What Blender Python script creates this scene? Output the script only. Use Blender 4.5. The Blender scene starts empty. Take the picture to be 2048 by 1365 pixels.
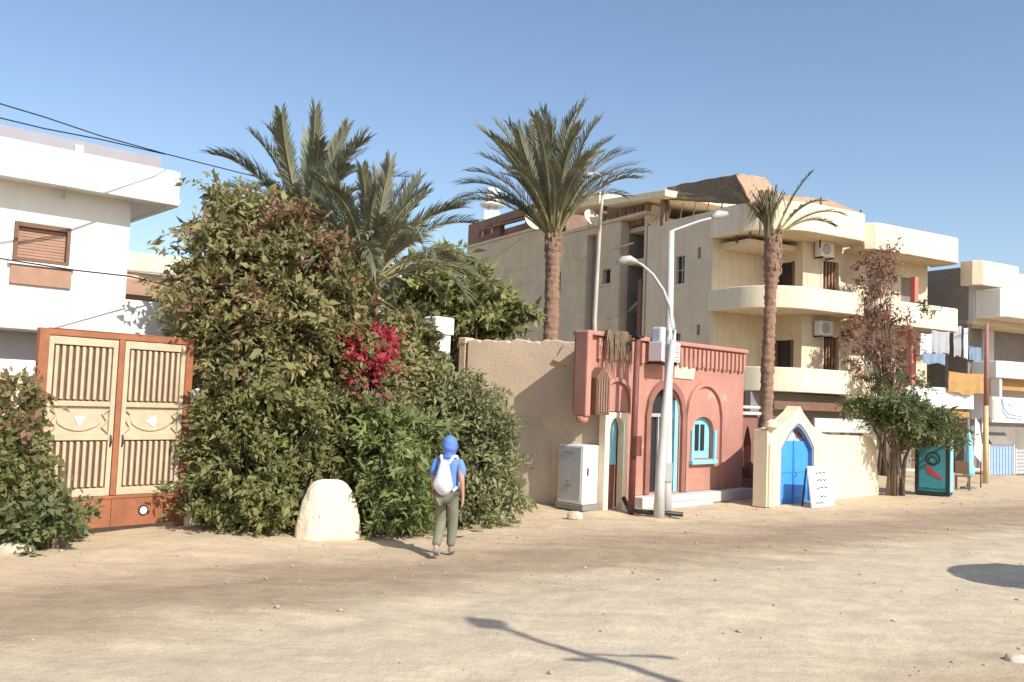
import bpy, math, random
import numpy as np
from mathutils import Vector, Matrix, noise
R = math.radians
SC = bpy.context.scene
COL = SC.collection

# ---------------------------------------------------------------- camera
F_PX, CAM_H = 1800.0, 2.3
PITCH, ROLL = R(3.7), R(2.2)
_f = np.array([0, math.cos(PITCH), math.sin(PITCH)])
_r = np.array([1.0, 0, 0]); _u = np.array([0, -math.sin(PITCH), math.cos(PITCH)])
_R = math.cos(ROLL) * _r + math.sin(ROLL) * _u
_U = -math.sin(ROLL) * _r + math.cos(ROLL) * _u
_C = np.array([0, 0, CAM_H])
cd = bpy.data.cameras.new('camera'); cam = bpy.data.objects.new('camera', cd); COL.objects.link(cam)
cd.sensor_width = 36; cd.lens = 36 * F_PX / 2048; cd.clip_end = 8000
cam.matrix_world = Matrix(((_R[0], _U[0], -_f[0], 0), (_R[1], _U[1], -_f[1], 0), (_R[2], _U[2], -_f[2], CAM_H), (0, 0, 0, 1)))
SC.camera = cam

# ---------------------------------------------------------------- sky, sun, exposure
SUN_AZ, SUN_EL = math.atan2(0.66, -0.75), R(39)
W = bpy.data.worlds.new('World'); SC.world = W; W.use_nodes = True
nt = W.node_tree; bg = nt.nodes['Background']
sky = nt.nodes.new('ShaderNodeTexSky'); sky.sky_type = 'NISHITA'; sky.sun_disc = False
sky.sun_elevation = SUN_EL; sky.sun_rotation = SUN_AZ; sky.air_density = 1.0; sky.dust_density = 1.2; sky.ozone_density = 1.5
nt.links.new(sky.outputs[0], bg.inputs[0]); bg.inputs[1].default_value = 0.13
sl = bpy.data.lights.new('sun', 'SUN'); sl.energy = 4.1; sl.angle = R(0.5); sl.color = (1.0, 0.945, 0.86)
sun = bpy.data.objects.new('sun', sl); COL.objects.link(sun)
sd = Vector((math.sin(SUN_AZ) * math.cos(SUN_EL), math.cos(SUN_AZ) * math.cos(SUN_EL), math.sin(SUN_EL)))
sun.rotation_euler = sd.to_track_quat('Z', 'Y').to_euler(); sun.location = (20, -20, 30)
SC.view_settings.view_transform = 'Standard'; SC.view_settings.look = 'None'
SC.view_settings.exposure = 0.45; SC.view_settings.gamma = 1.0

# ---------------------------------------------------------------- sight helpers: a point of the photo at a real distance
def ray(x, y): return _f + (x - 1024) / F_PX * _R - (y - 682.5) / F_PX * _U
def G(x, y, z=0.0):
    d = ray(x, y); return _C + d * ((z - CAM_H) / d[2])
def D(x, y, dep):
    d = ray(x, y); return _C + d * (dep / d[1])
class Fr:                     # upright frame: u along the facade, n out of it
    def __init__(s, x, y, a):
        s.a = a; a = R(a); s.O = np.array([x, y, 0.0])
        s.u = np.array([math.sin(a), math.cos(a), 0]); s.n = np.array([math.cos(a), -math.sin(a), 0])
        s.rz = math.pi / 2 - a; s.loc = (x, y, 0)
    def f(s, x, y, w=0.0):
        d = ray(x, y); p = _C + d * (((s.O - _C) @ s.n + w) / (d @ s.n)); return float((p - s.O) @ s.u), float(p[2])
    def l(s, x, y, k=0.0):
        d = ray(x, y); p = _C + d * (((s.O - _C) @ s.u + k) / (d @ s.u)); return float((p - s.O) @ s.n), float(p[2])
    def w(s, a, w, z=0.0):
        return tuple(s.O + s.u * a + s.n * w + np.array([0, 0, z]))

# ---------------------------------------------------------------- materials
def newmat(name):
    m = bpy.data.materials.new(name); m.use_nodes = True
    n = m.node_tree; return m, n, n.nodes['Principled BSDF'], n.nodes.new, n.links.new
def mat(name, col, rough=0.8, var=0.12, scale=3.0, bump=0.15, bscale=40.0, metal=0.0, stain=None, stain_amt=0.35, streak=False, peel=None, peel_t=0.66):
    m, n, p, N, L = newmat(name)
    p.inputs['Roughness'].default_value = rough; p.inputs['Metallic'].default_value = metal
    tc = N('ShaderNodeTexCoord')
    no = N('ShaderNodeTexNoise'); no.inputs['Scale'].default_value = scale; no.inputs['Detail'].default_value = 7; no.inputs['Roughness'].default_value = 0.62
    L(tc.outputs['Object'], no.inputs['Vector'])
    cr = N('ShaderNodeValToRGB'); e = cr.color_ramp.elements
    e[0].position = 0.3; e[1].position = 0.72
    e[0].color = tuple(max(0, c * (1 - var)) for c in col) + (1,); e[1].color = tuple(min(1, c * (1 + var)) for c in col) + (1,)
    L(no.outputs[0], cr.inputs[0]); out = cr.outputs[0]
    if stain:
        mp = N('ShaderNodeMapping'); L(tc.outputs['Object'], mp.inputs['Vector'])
        mp.inputs['Scale'].default_value = (3.2, 3.2, 0.35) if streak else (1, 1, 1)
        n2 = N('ShaderNodeTexNoise'); n2.inputs['Scale'].default_value = 1.3; n2.inputs['Detail'].default_value = 8; n2.inputs['Roughness'].default_value = 0.7
        L(mp.outputs[0], n2.inputs['Vector'])
        r2 = N('ShaderNodeValToRGB'); r2.color_ramp.elements[0].position = 0.48; r2.color_ramp.elements[1].position = 0.75
        r2.color_ramp.elements[1].color = (stain_amt,) * 3 + (1,); r2.color_ramp.elements[0].color = (0, 0, 0, 1)
        L(n2.outputs[0], r2.inputs[0])
        mx = N('ShaderNodeMixRGB'); L(r2.outputs[0], mx.inputs[0]); L(out, mx.inputs[1]); mx.inputs[2].default_value = stain + (1,)
        out = mx.outputs[0]
    if peel:
        n5 = N('ShaderNodeTexNoise'); n5.inputs['Scale'].default_value = 2.1; n5.inputs['Detail'].default_value = 9; n5.inputs['Roughness'].default_value = 0.58; n5.inputs['Distortion'].default_value = .4; L(tc.outputs['Object'], n5.inputs['Vector'])
        r5 = N('ShaderNodeValToRGB'); r5.color_ramp.elements[0].position = peel_t; r5.color_ramp.elements[1].position = peel_t + .012; r5.color_ramp.elements[0].color = (0, 0, 0, 1); r5.color_ramp.elements[1].color = (.75, .75, .75, 1)
        L(n5.outputs[0], r5.inputs[0]); m5 = N('ShaderNodeMixRGB'); L(r5.outputs[0], m5.inputs[0]); L(out, m5.inputs[1]); m5.inputs[2].default_value = peel + (1,); out = m5.outputs[0]
    L(out, p.inputs['Base Color'])
    if bump:
        nb = N('ShaderNodeTexNoise'); nb.inputs['Scale'].default_value = bscale; nb.inputs['Detail'].default_value = 5
        L(tc.outputs['Object'], nb.inputs['Vector'])
        b = N('ShaderNodeBump'); b.inputs['Strength'].default_value = bump; b.inputs['Distance'].default_value = 0.03
        L(nb.outputs[0], b.inputs['Height']); L(b.outputs[0], p.inputs['Normal'])
    return m
def leafmat(name, cols, trans=0.38):
    m, n, p, N, L = newmat(name)
    g = N('ShaderNodeNewGeometry'); cr = N('ShaderNodeValToRGB')
    el = cr.color_ramp.elements
    while len(el) < len(cols): el.new(0.5)
    for i, c in enumerate(cols): el[i].position = i / max(1, len(cols) - 1); el[i].color = c + (1,)
    L(g.outputs['Random Per Island'], cr.inputs[0])
    no = N('ShaderNodeTexNoise'); no.inputs['Scale'].default_value = 1.1; no.inputs['Detail'].default_value = 3
    tc = N('ShaderNodeTexCoord'); L(tc.outputs['Object'], no.inputs['Vector'])
    hs = N('ShaderNodeHueSaturation'); mr = N('ShaderNodeMapRange'); L(no.outputs[0], mr.inputs[0])
    mr.inputs[1].default_value = 0.3; mr.inputs[2].default_value = 0.7; mr.inputs[3].default_value = 0.75; mr.inputs[4].default_value = 1.25
    L(mr.outputs[0], hs.inputs['Value']); L(cr.outputs[0], hs.inputs['Color'])
    L(hs.outputs[0], p.inputs['Base Color']); p.inputs['Roughness'].default_value = 0.6
    t = N('ShaderNodeBsdfTranslucent'); L(hs.outputs[0], t.inputs[0])
    mx = N('ShaderNodeMixShader'); mx.inputs[0].default_value = trans
    L(p.outputs[0], mx.inputs[1]); L(t.outputs[0], mx.inputs[2]); L(mx.outputs[0], n.nodes['Material Output'].inputs[0])
    return m
WHITE = mat('white_render', (0.80, 0.79, 0.75), 0.85, 0.04, 1.5, 0.12, 60, stain=(0.55, 0.5, 0.42), stain_amt=0.22, streak=True)
CREAM = mat('cream_render', (0.76, 0.66, 0.49), 0.9, 0.06, 1.2, 0.18, 45, stain=(0.46, 0.36, 0.25), stain_amt=0.5, streak=True)
CREAM2 = mat('cream_wall', (0.75, 0.63, 0.45), 0.9, 0.07, 1.2, 0.25, 30, stain=(0.5, 0.38, 0.25), stain_amt=0.45, peel=(.55, .44, .31), peel_t=.66)
BEIGE = mat('beige_plaster', (0.66, 0.56, 0.41), 0.93, 0.1, 1.0, 0.3, 25, stain=(0.42, 0.33, 0.23), stain_amt=0.4, streak=True)
MUD = mat('mud_plaster', (0.56, 0.47, 0.34), 0.95, 0.13, 0.9, 0.6, 14, stain=(0.36, 0.29, 0.20), stain_amt=0.5)
TAN = mat('tan_plaster', (0.62, 0.475, 0.335), 0.95, 0.10, 0.8, 0.35, 18, stain=(0.47, 0.38, 0.29), stain_amt=0.5, peel=(.52, .43, .33), peel_t=.65)
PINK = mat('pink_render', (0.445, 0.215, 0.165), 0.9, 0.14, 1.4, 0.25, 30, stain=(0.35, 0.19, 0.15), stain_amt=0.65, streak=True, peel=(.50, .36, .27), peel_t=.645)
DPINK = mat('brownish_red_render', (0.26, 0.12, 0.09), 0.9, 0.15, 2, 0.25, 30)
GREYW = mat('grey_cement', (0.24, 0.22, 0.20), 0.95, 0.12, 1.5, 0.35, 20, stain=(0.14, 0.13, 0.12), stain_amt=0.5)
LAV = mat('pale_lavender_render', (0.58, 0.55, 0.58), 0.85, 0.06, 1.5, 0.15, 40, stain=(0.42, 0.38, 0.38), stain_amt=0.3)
MARO = mat('maroon_brick', (0.25, 0.15, 0.115), 0.95, 0.2, 3, 0.4, 20)
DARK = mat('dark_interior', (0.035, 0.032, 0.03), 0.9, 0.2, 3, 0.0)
GLASS = mat('dark_glass', (0.03, 0.035, 0.04), 0.15, 0.1, 3, 0.0)
SHUT = mat('brown_shutter', (0.37, 0.215, 0.145), 0.7, 0.12, 5, 0.12, 60)
DSHUT = mat('dark_brown_wood', (0.17, 0.09, 0.055), 0.7, 0.2, 6, 0.2, 60)
RUST = mat('rust_red_paint', (0.33, 0.12, 0.055), 0.6, 0.18, 4, 0.15, 50, stain=(0.17, 0.07, 0.04), stain_amt=0.7)
GATEC = mat('dusty_cream_paint', (0.52, 0.43, 0.29), 0.6, 0.12, 5, 0.12, 60, stain=(0.33, 0.26, 0.18), stain_amt=0.6)
METALW = mat('white_metal_paint', (0.78, 0.78, 0.76), 0.5, 0.06, 4, 0.05, 50, stain=(0.5, 0.46, 0.4), stain_amt=0.3)
METALG = mat('grey_metal_paint', (0.42, 0.43, 0.43), 0.5, 0.08, 4, 0.05, 50, stain=(0.3, 0.27, 0.23), stain_amt=0.4)
BLACKM = mat('black_metal', (0.02, 0.02, 0.022), 0.5, 0.2, 4, 0.0)
BLUE = mat('bright_blue_paint', (0.05, 0.31, 0.82), 0.5, 0.1, 4, 0.08, 50, stain=(0.06, 0.2, 0.5), stain_amt=0.4)
CYAN = mat('turquoise_paint', (0.27, 0.60, 0.70), 0.6, 0.1, 4, 0.08, 50)
TEAL = mat('teal_paint', (0.03, 0.22, 0.25), 0.45, 0.15, 4, 0.05, 50)
PBLUE = mat('pale_blue_shutter', (0.30, 0.42, 0.66), 0.6, 0.1, 4, 0.08, 50)
OCHRE = mat('ochre_cloth', (0.42, 0.25, 0.095), 0.9, 0.15, 4, 0.2, 30)
MPOLE = mat('maroon_paint', (0.17, 0.055, 0.045), 0.6, 0.2, 5, 0.1, 50)
REDP = mat('salmon_red_paint', (0.58, 0.17, 0.14), 0.7, 0.12, 4, 0.1, 50)
YELP = mat('yellow_paint', (0.72, 0.50, 0.16), 0.6, 0.1, 4, 0.1, 50)
REED = mat('dry_reed', (0.20, 0.15, 0.095), 0.95, 0.3, 9, 0.6, 40)
TARP = mat('brown_reed_mat', (0.44, 0.29, 0.19), 0.95, 0.18, 6, 0.5, 40)
CONC = mat('pale_concrete', (0.55, 0.52, 0.49), 0.9, 0.1, 2, 0.3, 30)
STONE = mat('pale_stone', (0.50, 0.43, 0.34), 0.95, 0.15, 6, 0.5, 20)
TRUNK = mat('palm_bark', (0.27, 0.165, 0.11), 0.95, 0.3, 9, 0.7, 30, stain=(.17, .12, .09), stain_amt=.6)
BARK = mat('grey_bark', (0.20, 0.15, 0.11), 0.95, 0.25, 9, 0.7, 30)
POLEW = mat('weathered_pole_paint', (0.56, 0.55, 0.52), 0.55, 0.1, 4, 0.08, 50, stain=(0.36, 0.31, 0.26), stain_amt=0.5)
POLEB = mat('beige_pole_paint', (0.46, 0.41, 0.34), 0.6, 0.12, 4, 0.08, 50)
CLOTHW = mat('white_cloth', (0.74, 0.75, 0.78), 0.85, 0.05, 6, 0.1, 60)
CLOTHB = mat('slate_blue_cloth', (0.20, 0.27, 0.38), 0.9, 0.1, 6, 0.1, 60)
CLOTHG = mat('grey_cloth', (0.38, 0.39, 0.41), 0.9, 0.1, 6, 0.1, 60)
SHIRT = mat('blue_shirt_cloth', (0.13, 0.25, 0.60), 0.85, 0.1, 8, 0.15, 60)
CAPB = mat('blue_headscarf_cloth', (0.10, 0.20, 0.52), 0.85, 0.12, 9, 0.2, 50)
TROUS = mat('olive_trousers', (0.19, 0.185, 0.13), 0.9, 0.12, 8, 0.15, 60)
SKIN = mat('skin', (0.50, 0.28, 0.20), 0.6, 0.05, 8, 0.05, 80)
BAGW = mat('white_bag_cloth', (0.82, 0.82, 0.86), 0.7, 0.04, 8, 0.15, 30)
L_BOUG = leafmat('bougainvillea_leaf', [(0.157, 0.178, 0.054), (0.250, 0.251, 0.090), (0.317, 0.298, 0.121), (0.350, 0.251, 0.142), (0.208, 0.217, 0.075)])
L_DRYB = leafmat('dry_bract', [(0.26, 0.13, 0.08), (0.20, 0.13, 0.07), (0.33, 0.17, 0.115), (0.14, 0.13, 0.05)])
L_RED = leafmat('magenta_bract', [(0.36, 0.025, 0.035), (0.5, 0.04, 0.075), (0.34, 0.03, 0.05)], 0.3)
L_HEDGE = leafmat('hedge_leaf', [(0.141, 0.170, 0.052), (0.217, 0.233, 0.075), (0.275, 0.266, 0.100), (0.176, 0.202, 0.066), (0.300, 0.233, 0.121)])
L_GREEN = leafmat('fresh_green_leaf', [(0.125, 0.186, 0.053), (0.184, 0.242, 0.075), (0.241, 0.266, 0.090), (0.200, 0.202, 0.075)])
L_GREY = leafmat('grey_green_leaf', [(0.184, 0.202, 0.090), (0.250, 0.258, 0.116), (0.308, 0.307, 0.150), (0.217, 0.217, 0.100)])
L_OLIVE = leafmat('olive_leaf', [(0.175, 0.202, 0.062), (0.262, 0.271, 0.097), (0.314, 0.305, 0.122), (0.210, 0.220, 0.078)])
L_FICUS = leafmat('ficus_leaf', [(0.109, 0.137, 0.053), (0.157, 0.186, 0.075), (0.200, 0.217, 0.090), (0.134, 0.152, 0.060)])
L_VINE = leafmat('dry_vine_leaf', [(0.264, 0.120, 0.096), (0.336, 0.156, 0.126), (0.204, 0.102, 0.078), (0.228, 0.168, 0.108), (0.360, 0.168, 0.138)])
L_PALM = leafmat('palm_leaflet', [(0.15, 0.165, 0.10), (0.19, 0.20, 0.13), (0.23, 0.235, 0.155), (0.17, 0.18, 0.115)], 0.25)
L_STALK = mat('palm_stalk', (0.30, 0.26, 0.12), 0.7, 0.15, 5, 0.1, 40)
L_DRYP = leafmat('dry_palm_leaflet', [(0.24, 0.19, 0.10), (0.20, 0.17, 0.09), (0.15, 0.15, 0.08)], 0.2)

# ---------------------------------------------------------------- mesh builder
class MB:
    def __init__(s): s.v = []; s.f = []
    def add(s, vs, fs):
        o = len(s.v); s.v += [tuple(map(float, p)) for p in vs]; s.f += [tuple(o + i for i in f) for f in fs]; return s
    def box(s, s0, s1, w0, w1, z0, z1):           # s along, w outward (local y = -w), z up
        vs = [(a, -b, c) for c in (z0, z1) for b in (w1, w0) for a in (s0, s1)]
        return s.add(vs, [(0, 2, 3, 1), (4, 5, 7, 6), (0, 1, 5, 4), (2, 6, 7, 3), (0, 4, 6, 2), (1, 3, 7, 5)])
    def prism(s, poly, c0, c1, mp):               # 2d polygon extruded; mp(a,b,c)->xyz
        n = len(poly)
        vs = [mp(a, b, c0) for a, b in poly] + [mp(a, b, c1) for a, b in poly]
        return s.add(vs, [tuple(range(n)), tuple(range(2 * n - 1, n - 1, -1))] + [(i, (i + 1) % n, n + (i + 1) % n, n + i) for i in range(n)])
    def tube(s, pts, r, seg=8, cap=True):
        pts = [Vector(p) for p in pts]; n = len(pts)
        rs = r if hasattr(r, '__len__') else [r] * n
        vs = []; fs = []
        ref = Vector((0, 0, 1)) if abs((pts[-1] - pts[0]).normalized().z) < 0.9 else Vector((1, 0, 0))
        for i, p in enumerate(pts):
            t = (pts[min(i + 1, n - 1)] - pts[max(i - 1, 0)]).normalized()
            a = t.cross(ref); a = a.normalized() if a.length > 1e-6 else Vector((1, 0, 0)); b = t.cross(a)
            for k in range(seg):
                q = 2 * math.pi * k / seg; vs.append(p + (a * math.cos(q) + b * math.sin(q)) * rs[i])
        for i in range(n - 1):
            for k in range(seg):
                k2 = (k + 1) % seg; fs.append((i * seg + k, i * seg + k2, (i + 1) * seg + k2, (i + 1) * seg + k))
        if cap: fs += [tuple(range(seg - 1, -1, -1)), tuple(range((n - 1) * seg, n * seg))]
        return s.add(vs, fs)
    def lathe(s, prof, c=(0, 0, 0), seg=20, sx=1, sy=1):
        vs = []; fs = []
        for r, z in prof:
            for k in range(seg):
                q = 2 * math.pi * k / seg; vs.append((c[0] + r * sx * math.cos(q), c[1] + r * sy * math.sin(q), c[2] + z))
        for i in range(len(prof) - 1):
            for k in range(seg):
                k2 = (k + 1) % seg; fs.append((i * seg + k, i * seg + k2, (i + 1) * seg + k2, (i + 1) * seg + k))
        fs += [tuple(range(seg - 1, -1, -1)), tuple(range((len(prof) - 1) * seg, len(prof) * seg))]
        return s.add(vs, fs)
    def wall(s, a0, a1, z0, z1, c0, c1, holes=(), left=False):   # slab with rectangular openings; left: runs along w at depth s
        mp = (lambda a, z, c: (c, -a, z)) if left else (lambda a, z, c: (a, -c, z))
        A = sorted({a0, a1} | {x for h in holes for x in h[:2] if a0 < x < a1}); Z = sorted({z0, z1} | {x for h in holes for x in h[2:4] if z0 < x < z1})
        def solid(i, j):
            if i < 0 or j < 0 or i >= len(A) - 1 or j >= len(Z) - 1: return False
            a, z = (A[i] + A[i + 1]) / 2, (Z[j] + Z[j + 1]) / 2
            return not any(h[0] < a < h[1] and h[2] < z < h[3] for h in holes)
        for i in range(len(A) - 1):
            for j in range(len(Z) - 1):
                if not solid(i, j): continue
                p, q, t, b = A[i], A[i + 1], Z[j + 1], Z[j]
                for c in (c0, c1): s.add([mp(p, b, c), mp(q, b, c), mp(q, t, c), mp(p, t, c)], [(0, 1, 2, 3)])
                for (di, dj, e) in ((-1, 0, ((p, b), (p, t))), (1, 0, ((q, b), (q, t))), (0, -1, ((p, b), (q, b))), (0, 1, ((p, t), (q, t)))):
                    if not solid(i + di, j + dj):
                        (x0, y0), (x1, y1) = e; s.add([mp(x0, y0, c0), mp(x1, y1, c0), mp(x1, y1, c1), mp(x0, y0, c1)], [(0, 1, 2, 3)])
        return s
    def arch(s, a0, a1, zs, z1, c0, c1, peak, pointed=False, n=14, left=False):  # fills above an arch inside the top of an opening
        mp = (lambda a, z, c: (c, -a, z)) if left else (lambda a, z, c: (a, -c, z))
        P = arch_pts(a0, a1, zs, peak, pointed, n)
        for (x0, y0), (x1, y1) in zip(P, P[1:]):
            vs = [mp(x0, y0, c0), mp(x1, y1, c0), mp(x1, z1, c0), mp(x0, z1, c0), mp(x0, y0, c1), mp(x1, y1, c1), mp(x1, z1, c1), mp(x0, z1, c1)]
            s.add(vs, [(0, 1, 2, 3), (4, 7, 6, 5), (0, 4, 5, 1)])
        return s
    def strip(s, path, z0, z1, th, zoff=None):    # parapet along a plan path (s,w), thickness to the left
        P = [Vector((a, -b)) for a, b in path]; n = len(P); Q = []
        for i in range(n):
            t = (P[min(i + 1, n - 1)] - P[max(i - 1, 0)]).normalized(); Q.append(P[i] + Vector((-t.y, t.x)) * th)
        vs = []
        for i in range(n): vs += [(P[i].x, P[i].y, z0), (P[i].x, P[i].y, z1), (Q[i].x, Q[i].y, z1), (Q[i].x, Q[i].y, z0)]
        fs = []
        for i in range(n - 1):
            o = i * 4
            for k in range(4): fs.append((o + k, o + (k + 1) % 4, o + 4 + (k + 1) % 4, o + 4 + k))
        fs += [(0, 1, 2, 3), tuple((n - 1) * 4 + k for k in (3, 2, 1, 0))]
        return s.add(vs, fs)
    def build(s, name, m, parent=None, smooth=False, bevel=0.0, loc=None):
        me = bpy.data.meshes.new(name); me.from_pydata(s.v, [], s.f); me.materials.append(m); me.validate(); me.update()
        import bmesh
        b = bmesh.new(); b.from_mesh(me); bmesh.ops.remove_doubles(b, verts=b.verts, dist=0.0004); bmesh.ops.recalc_face_normals(b, faces=b.faces); b.to_mesh(me); b.free()
        if smooth:
            me.polygons.foreach_set('use_smooth', [True] * len(me.polygons))
        o = bpy.data.objects.new(name, me); COL.objects.link(o)
        if parent: o.parent = parent
        if loc is not None: o.location = loc
        if bevel:
            md = o.modifiers.new('bevel', 'BEVEL'); md.width = bevel; md.segments = 2; md.limit_method = 'ANGLE'; md.angle_limit = R(50)
        return o
def arch_pts(a0, a1, zs, peak, pointed=False, n=14):
    m, h = (a0 + a1) / 2, (a1 - a0) / 2; out = []
    for i in range(n + 1):
        t = -1 + 2 * i / n
        z = (1 - abs(t) ** 1.5) if pointed else math.sqrt(max(0, 1 - t * t))
        out.append((m + t * h, zs + (peak - zs) * z))
    return out
def thing(name, label, cat, loc=(0, 0, 0), rz=0.0, group=None):
    o = bpy.data.objects.new(name, None); COL.objects.link(o); o.empty_display_size = 0.2
    o.location = loc; o.rotation_euler = (0, 0, rz); o['label'] = label; o['category'] = cat
    if group: o['group'] = group
    return o
def tag(o, label, cat, group=None):
    o['label'] = label; o['category'] = cat
    if group: o['group'] = group
    return o
def at(fr, name, label, cat, a=0.0, w=0.0, z=0.0, group=None):
    return thing(name, label, cat, fr.w(a, w, z), fr.rz, group)
FW = lambda a, z, c: (a, -c, z)        # polygon in a facade plane, extruded outwards
LW = lambda a, z, c: (c, -a, z)        # polygon in a side-face plane (a = w)
def smooth_by(o, ang=35):
    import bmesh
    b = bmesh.new(); b.from_mesh(o.data)
    for e in b.edges:
        if len(e.link_faces) == 2 and e.calc_face_angle(0) > R(ang): e.smooth = False
    b.to_mesh(o.data); b.free(); return o
def dup(root, loc, rz=None, label=None, group=None, scale=None):
    r = root.copy(); COL.objects.link(r); r.location = loc
    if rz is not None: r.rotation_euler = (0, 0, rz)
    if label: r['label'] = label
    if scale: r.scale = (scale,) * 3
    for ch in list(root.children):
        c = ch.copy(); COL.objects.link(c); c.parent = r
        for g in ch.children:
            d = g.copy(); COL.objects.link(d); d.parent = c
    return r

# ---------------------------------------------------------------- ground
def make_ground():
    m, n, p, N, L = newmat('sandy_ground')
    g = N('ShaderNodeNewGeometry')
    dot = N('ShaderNodeVectorMath'); dot.operation = 'DOT_PRODUCT'; L(g.outputs['Position'], dot.inputs[0])
    nv = (0.60, -0.80, 0); dot.inputs[1].default_value = nv               # distance across the street
    mp = N('ShaderNodeMapping'); mp.vector_type = 'POINT'; L(g.outputs['Position'], mp.inputs['Vector'])
    mp.inputs['Rotation'].default_value = (0, 0, -math.atan2(0.60, 0.80)); mp.inputs['Scale'].default_value = (0.22, 1.1, 1)
    n1 = N('ShaderNodeTexNoise'); n1.inputs['Scale'].default_value = 0.9; n1.inputs['Detail'].default_value = 8; n1.inputs['Roughness'].default_value = 0.65; L(mp.outputs[0], n1.inputs['Vector'])
    off = N('ShaderNodeMath'); off.operation = 'MULTIPLY_ADD'; L(n1.outputs[0], off.inputs[0]); off.inputs[1].default_value = 4.2; L(dot.outputs['Value'], off.inputs[2])
    rm = N('ShaderNodeMapRange'); L(off.outputs[0], rm.inputs[0]); rm.inputs[1].default_value = -16; rm.inputs[2].default_value = 0
    cr = N('ShaderNodeValToRGB'); L(rm.outputs[0], cr.inputs[0])
    stops = [(0.0, (0.572, 0.450, 0.305)), (0.335, (0.624, 0.487, 0.328)), (0.42, (0.520, 0.394, 0.267)), (0.475, (0.385, 0.287, 0.195)), (0.535, (0.416, 0.312, 0.215)), (0.60, (0.593, 0.487, 0.348)), (0.80, (0.645, 0.538, 0.391)), (0.90, (0.520, 0.400, 0.272)), (1.0, (0.448, 0.333, 0.223))]
    el = cr.color_ramp.elements
    while len(el) < len(stops): el.new(0.5)
    for i, (q, c) in enumerate(stops): el[i].position = q; el[i].color = c + (1,)
    # darker trodden dirt patch where the street meets the near verge on the right
    n2 = N('ShaderNodeTexNoise'); n2.inputs['Scale'].default_value = 2.6; n2.inputs['Detail'].default_value = 10; n2.inputs['Roughness'].default_value = 0.72; L(g.outputs['Position'], n2.inputs['Vector'])
    r2 = N('ShaderNodeMapRange'); L(n2.outputs[0], r2.inputs[0]); r2.inputs[1].default_value = 0.3; r2.inputs[2].default_value = 0.75; r2.inputs[3].default_value = 0.80; r2.inputs[4].default_value = 1.14
    mx = N('ShaderNodeVectorMath'); mx.operation = 'MULTIPLY'; L(cr.outputs[0], mx.inputs[0]); L(r2.outputs[0], mx.inputs[1])
    n3 = N('ShaderNodeTexNoise'); n3.inputs['Scale'].default_value = 38; n3.inputs['Detail'].default_value = 6; n3.inputs['Roughness'].default_value = 0.7; L(g.outputs['Position'], n3.inputs['Vector'])
    r3 = N('ShaderNodeMapRange'); L(n3.outputs[0], r3.inputs[0]); r3.inputs[1].default_value = 0.3; r3.inputs[2].default_value = 0.7; r3.inputs[3].default_value = 0.82; r3.inputs[4].default_value = 1.12
    mp4 = N('ShaderNodeMapping'); L(g.outputs['Position'], mp4.inputs['Vector']); mp4.inputs['Rotation'].default_value = (0, 0, -math.atan2(0.60, 0.80)); mp4.inputs['Scale'].default_value = (.12, 2.4, 1)
    n4 = N('ShaderNodeTexNoise'); n4.inputs['Scale'].default_value = 1.6; n4.inputs['Detail'].default_value = 6; n4.inputs['Roughness'].default_value = .6; L(mp4.outputs[0], n4.inputs['Vector'])
    r4 = N('ShaderNodeMapRange'); L(n4.outputs[0], r4.inputs[0]); r4.inputs[1].default_value = .35; r4.inputs[2].default_value = .68; r4.inputs[3].default_value = .91; r4.inputs[4].default_value = 1.05
    m4 = N('ShaderNodeVectorMath'); m4.operation = 'MULTIPLY'; L(mx.outputs[0], m4.inputs[0]); L(r4.outputs[0], m4.inputs[1]); mx = m4
    m2 = N('ShaderNodeVectorMath'); m2.operation = 'MULTIPLY'; L(mx.outputs[0], m2.inputs[0]); L(r3.outputs[0], m2.inputs[1])
    L(m2.outputs[0], p.inputs['Base Color']); p.inputs['Roughness'].default_value = 0.95; p.inputs['Specular IOR Level'].default_value = 0.15
    sm = N('ShaderNodeMath'); sm.operation = 'MULTIPLY_ADD'; L(n3.outputs[0], sm.inputs[0]); sm.inputs[1].default_value = 0.25; L(n2.outputs[0], sm.inputs[2])
    b = N('ShaderNodeBump'); b.inputs['Strength'].default_value = 0.55; b.inputs['Distance'].default_value = 0.09; L(sm.outputs[0], b.inputs['Height']); L(b.outputs[0], p.inputs['Normal'])
    near = lambda a, c, st: list(np.arange(a, c, st))
    def axis(a, c, st):
        far = [3 * 1.5 ** k for k in range(1, 17)]
        return np.array([a - q for q in far[::-1]] + near(a, c, st) + [c + q for q in far])
    X, Y = axis(-12, 24, 0.16), axis(4, 36, 0.16)
    nx, ny = len(X), len(Y); V = np.zeros((ny, nx, 3)); V[..., 0] = X[None]; V[..., 1] = Y[:, None]
    for j in range(ny):
        for i in range(nx):
            x, y = X[i], Y[j]
            if -13 < x < 25 and 3 < y < 37:
                q = 0.6 * x - 0.8 * y
                z = 0.07 * noise.noise((x * 0.35, y * 0.35, 0)) + 0.035 * noise.noise((x * 1.3, y * 1.3, 4)) + 0.018 * noise.noise((x * 4, y * 4, 9))
                rut = 0.03 * math.exp(-((q + 8.6 + 0.3 * math.sin(x * .5)) / .35) ** 2) + 0.025 * math.exp(-((q + 6.2) / .3) ** 2)
                V[j, i, 2] = z - rut
    idx = np.arange(nx * ny).reshape(ny, nx)
    Fc = np.stack([idx[:-1, :-1], idx[:-1, 1:], idx[1:, 1:], idx[1:, :-1]], -1).reshape(-1, 4)
    me = fast_mesh('ground', V.reshape(-1, 3), Fc, m); me.polygons.foreach_set('use_smooth', [True] * len(me.polygons))
    o = bpy.data.objects.new('ground', me); COL.objects.link(o); o['kind'] = 'structure'
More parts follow.
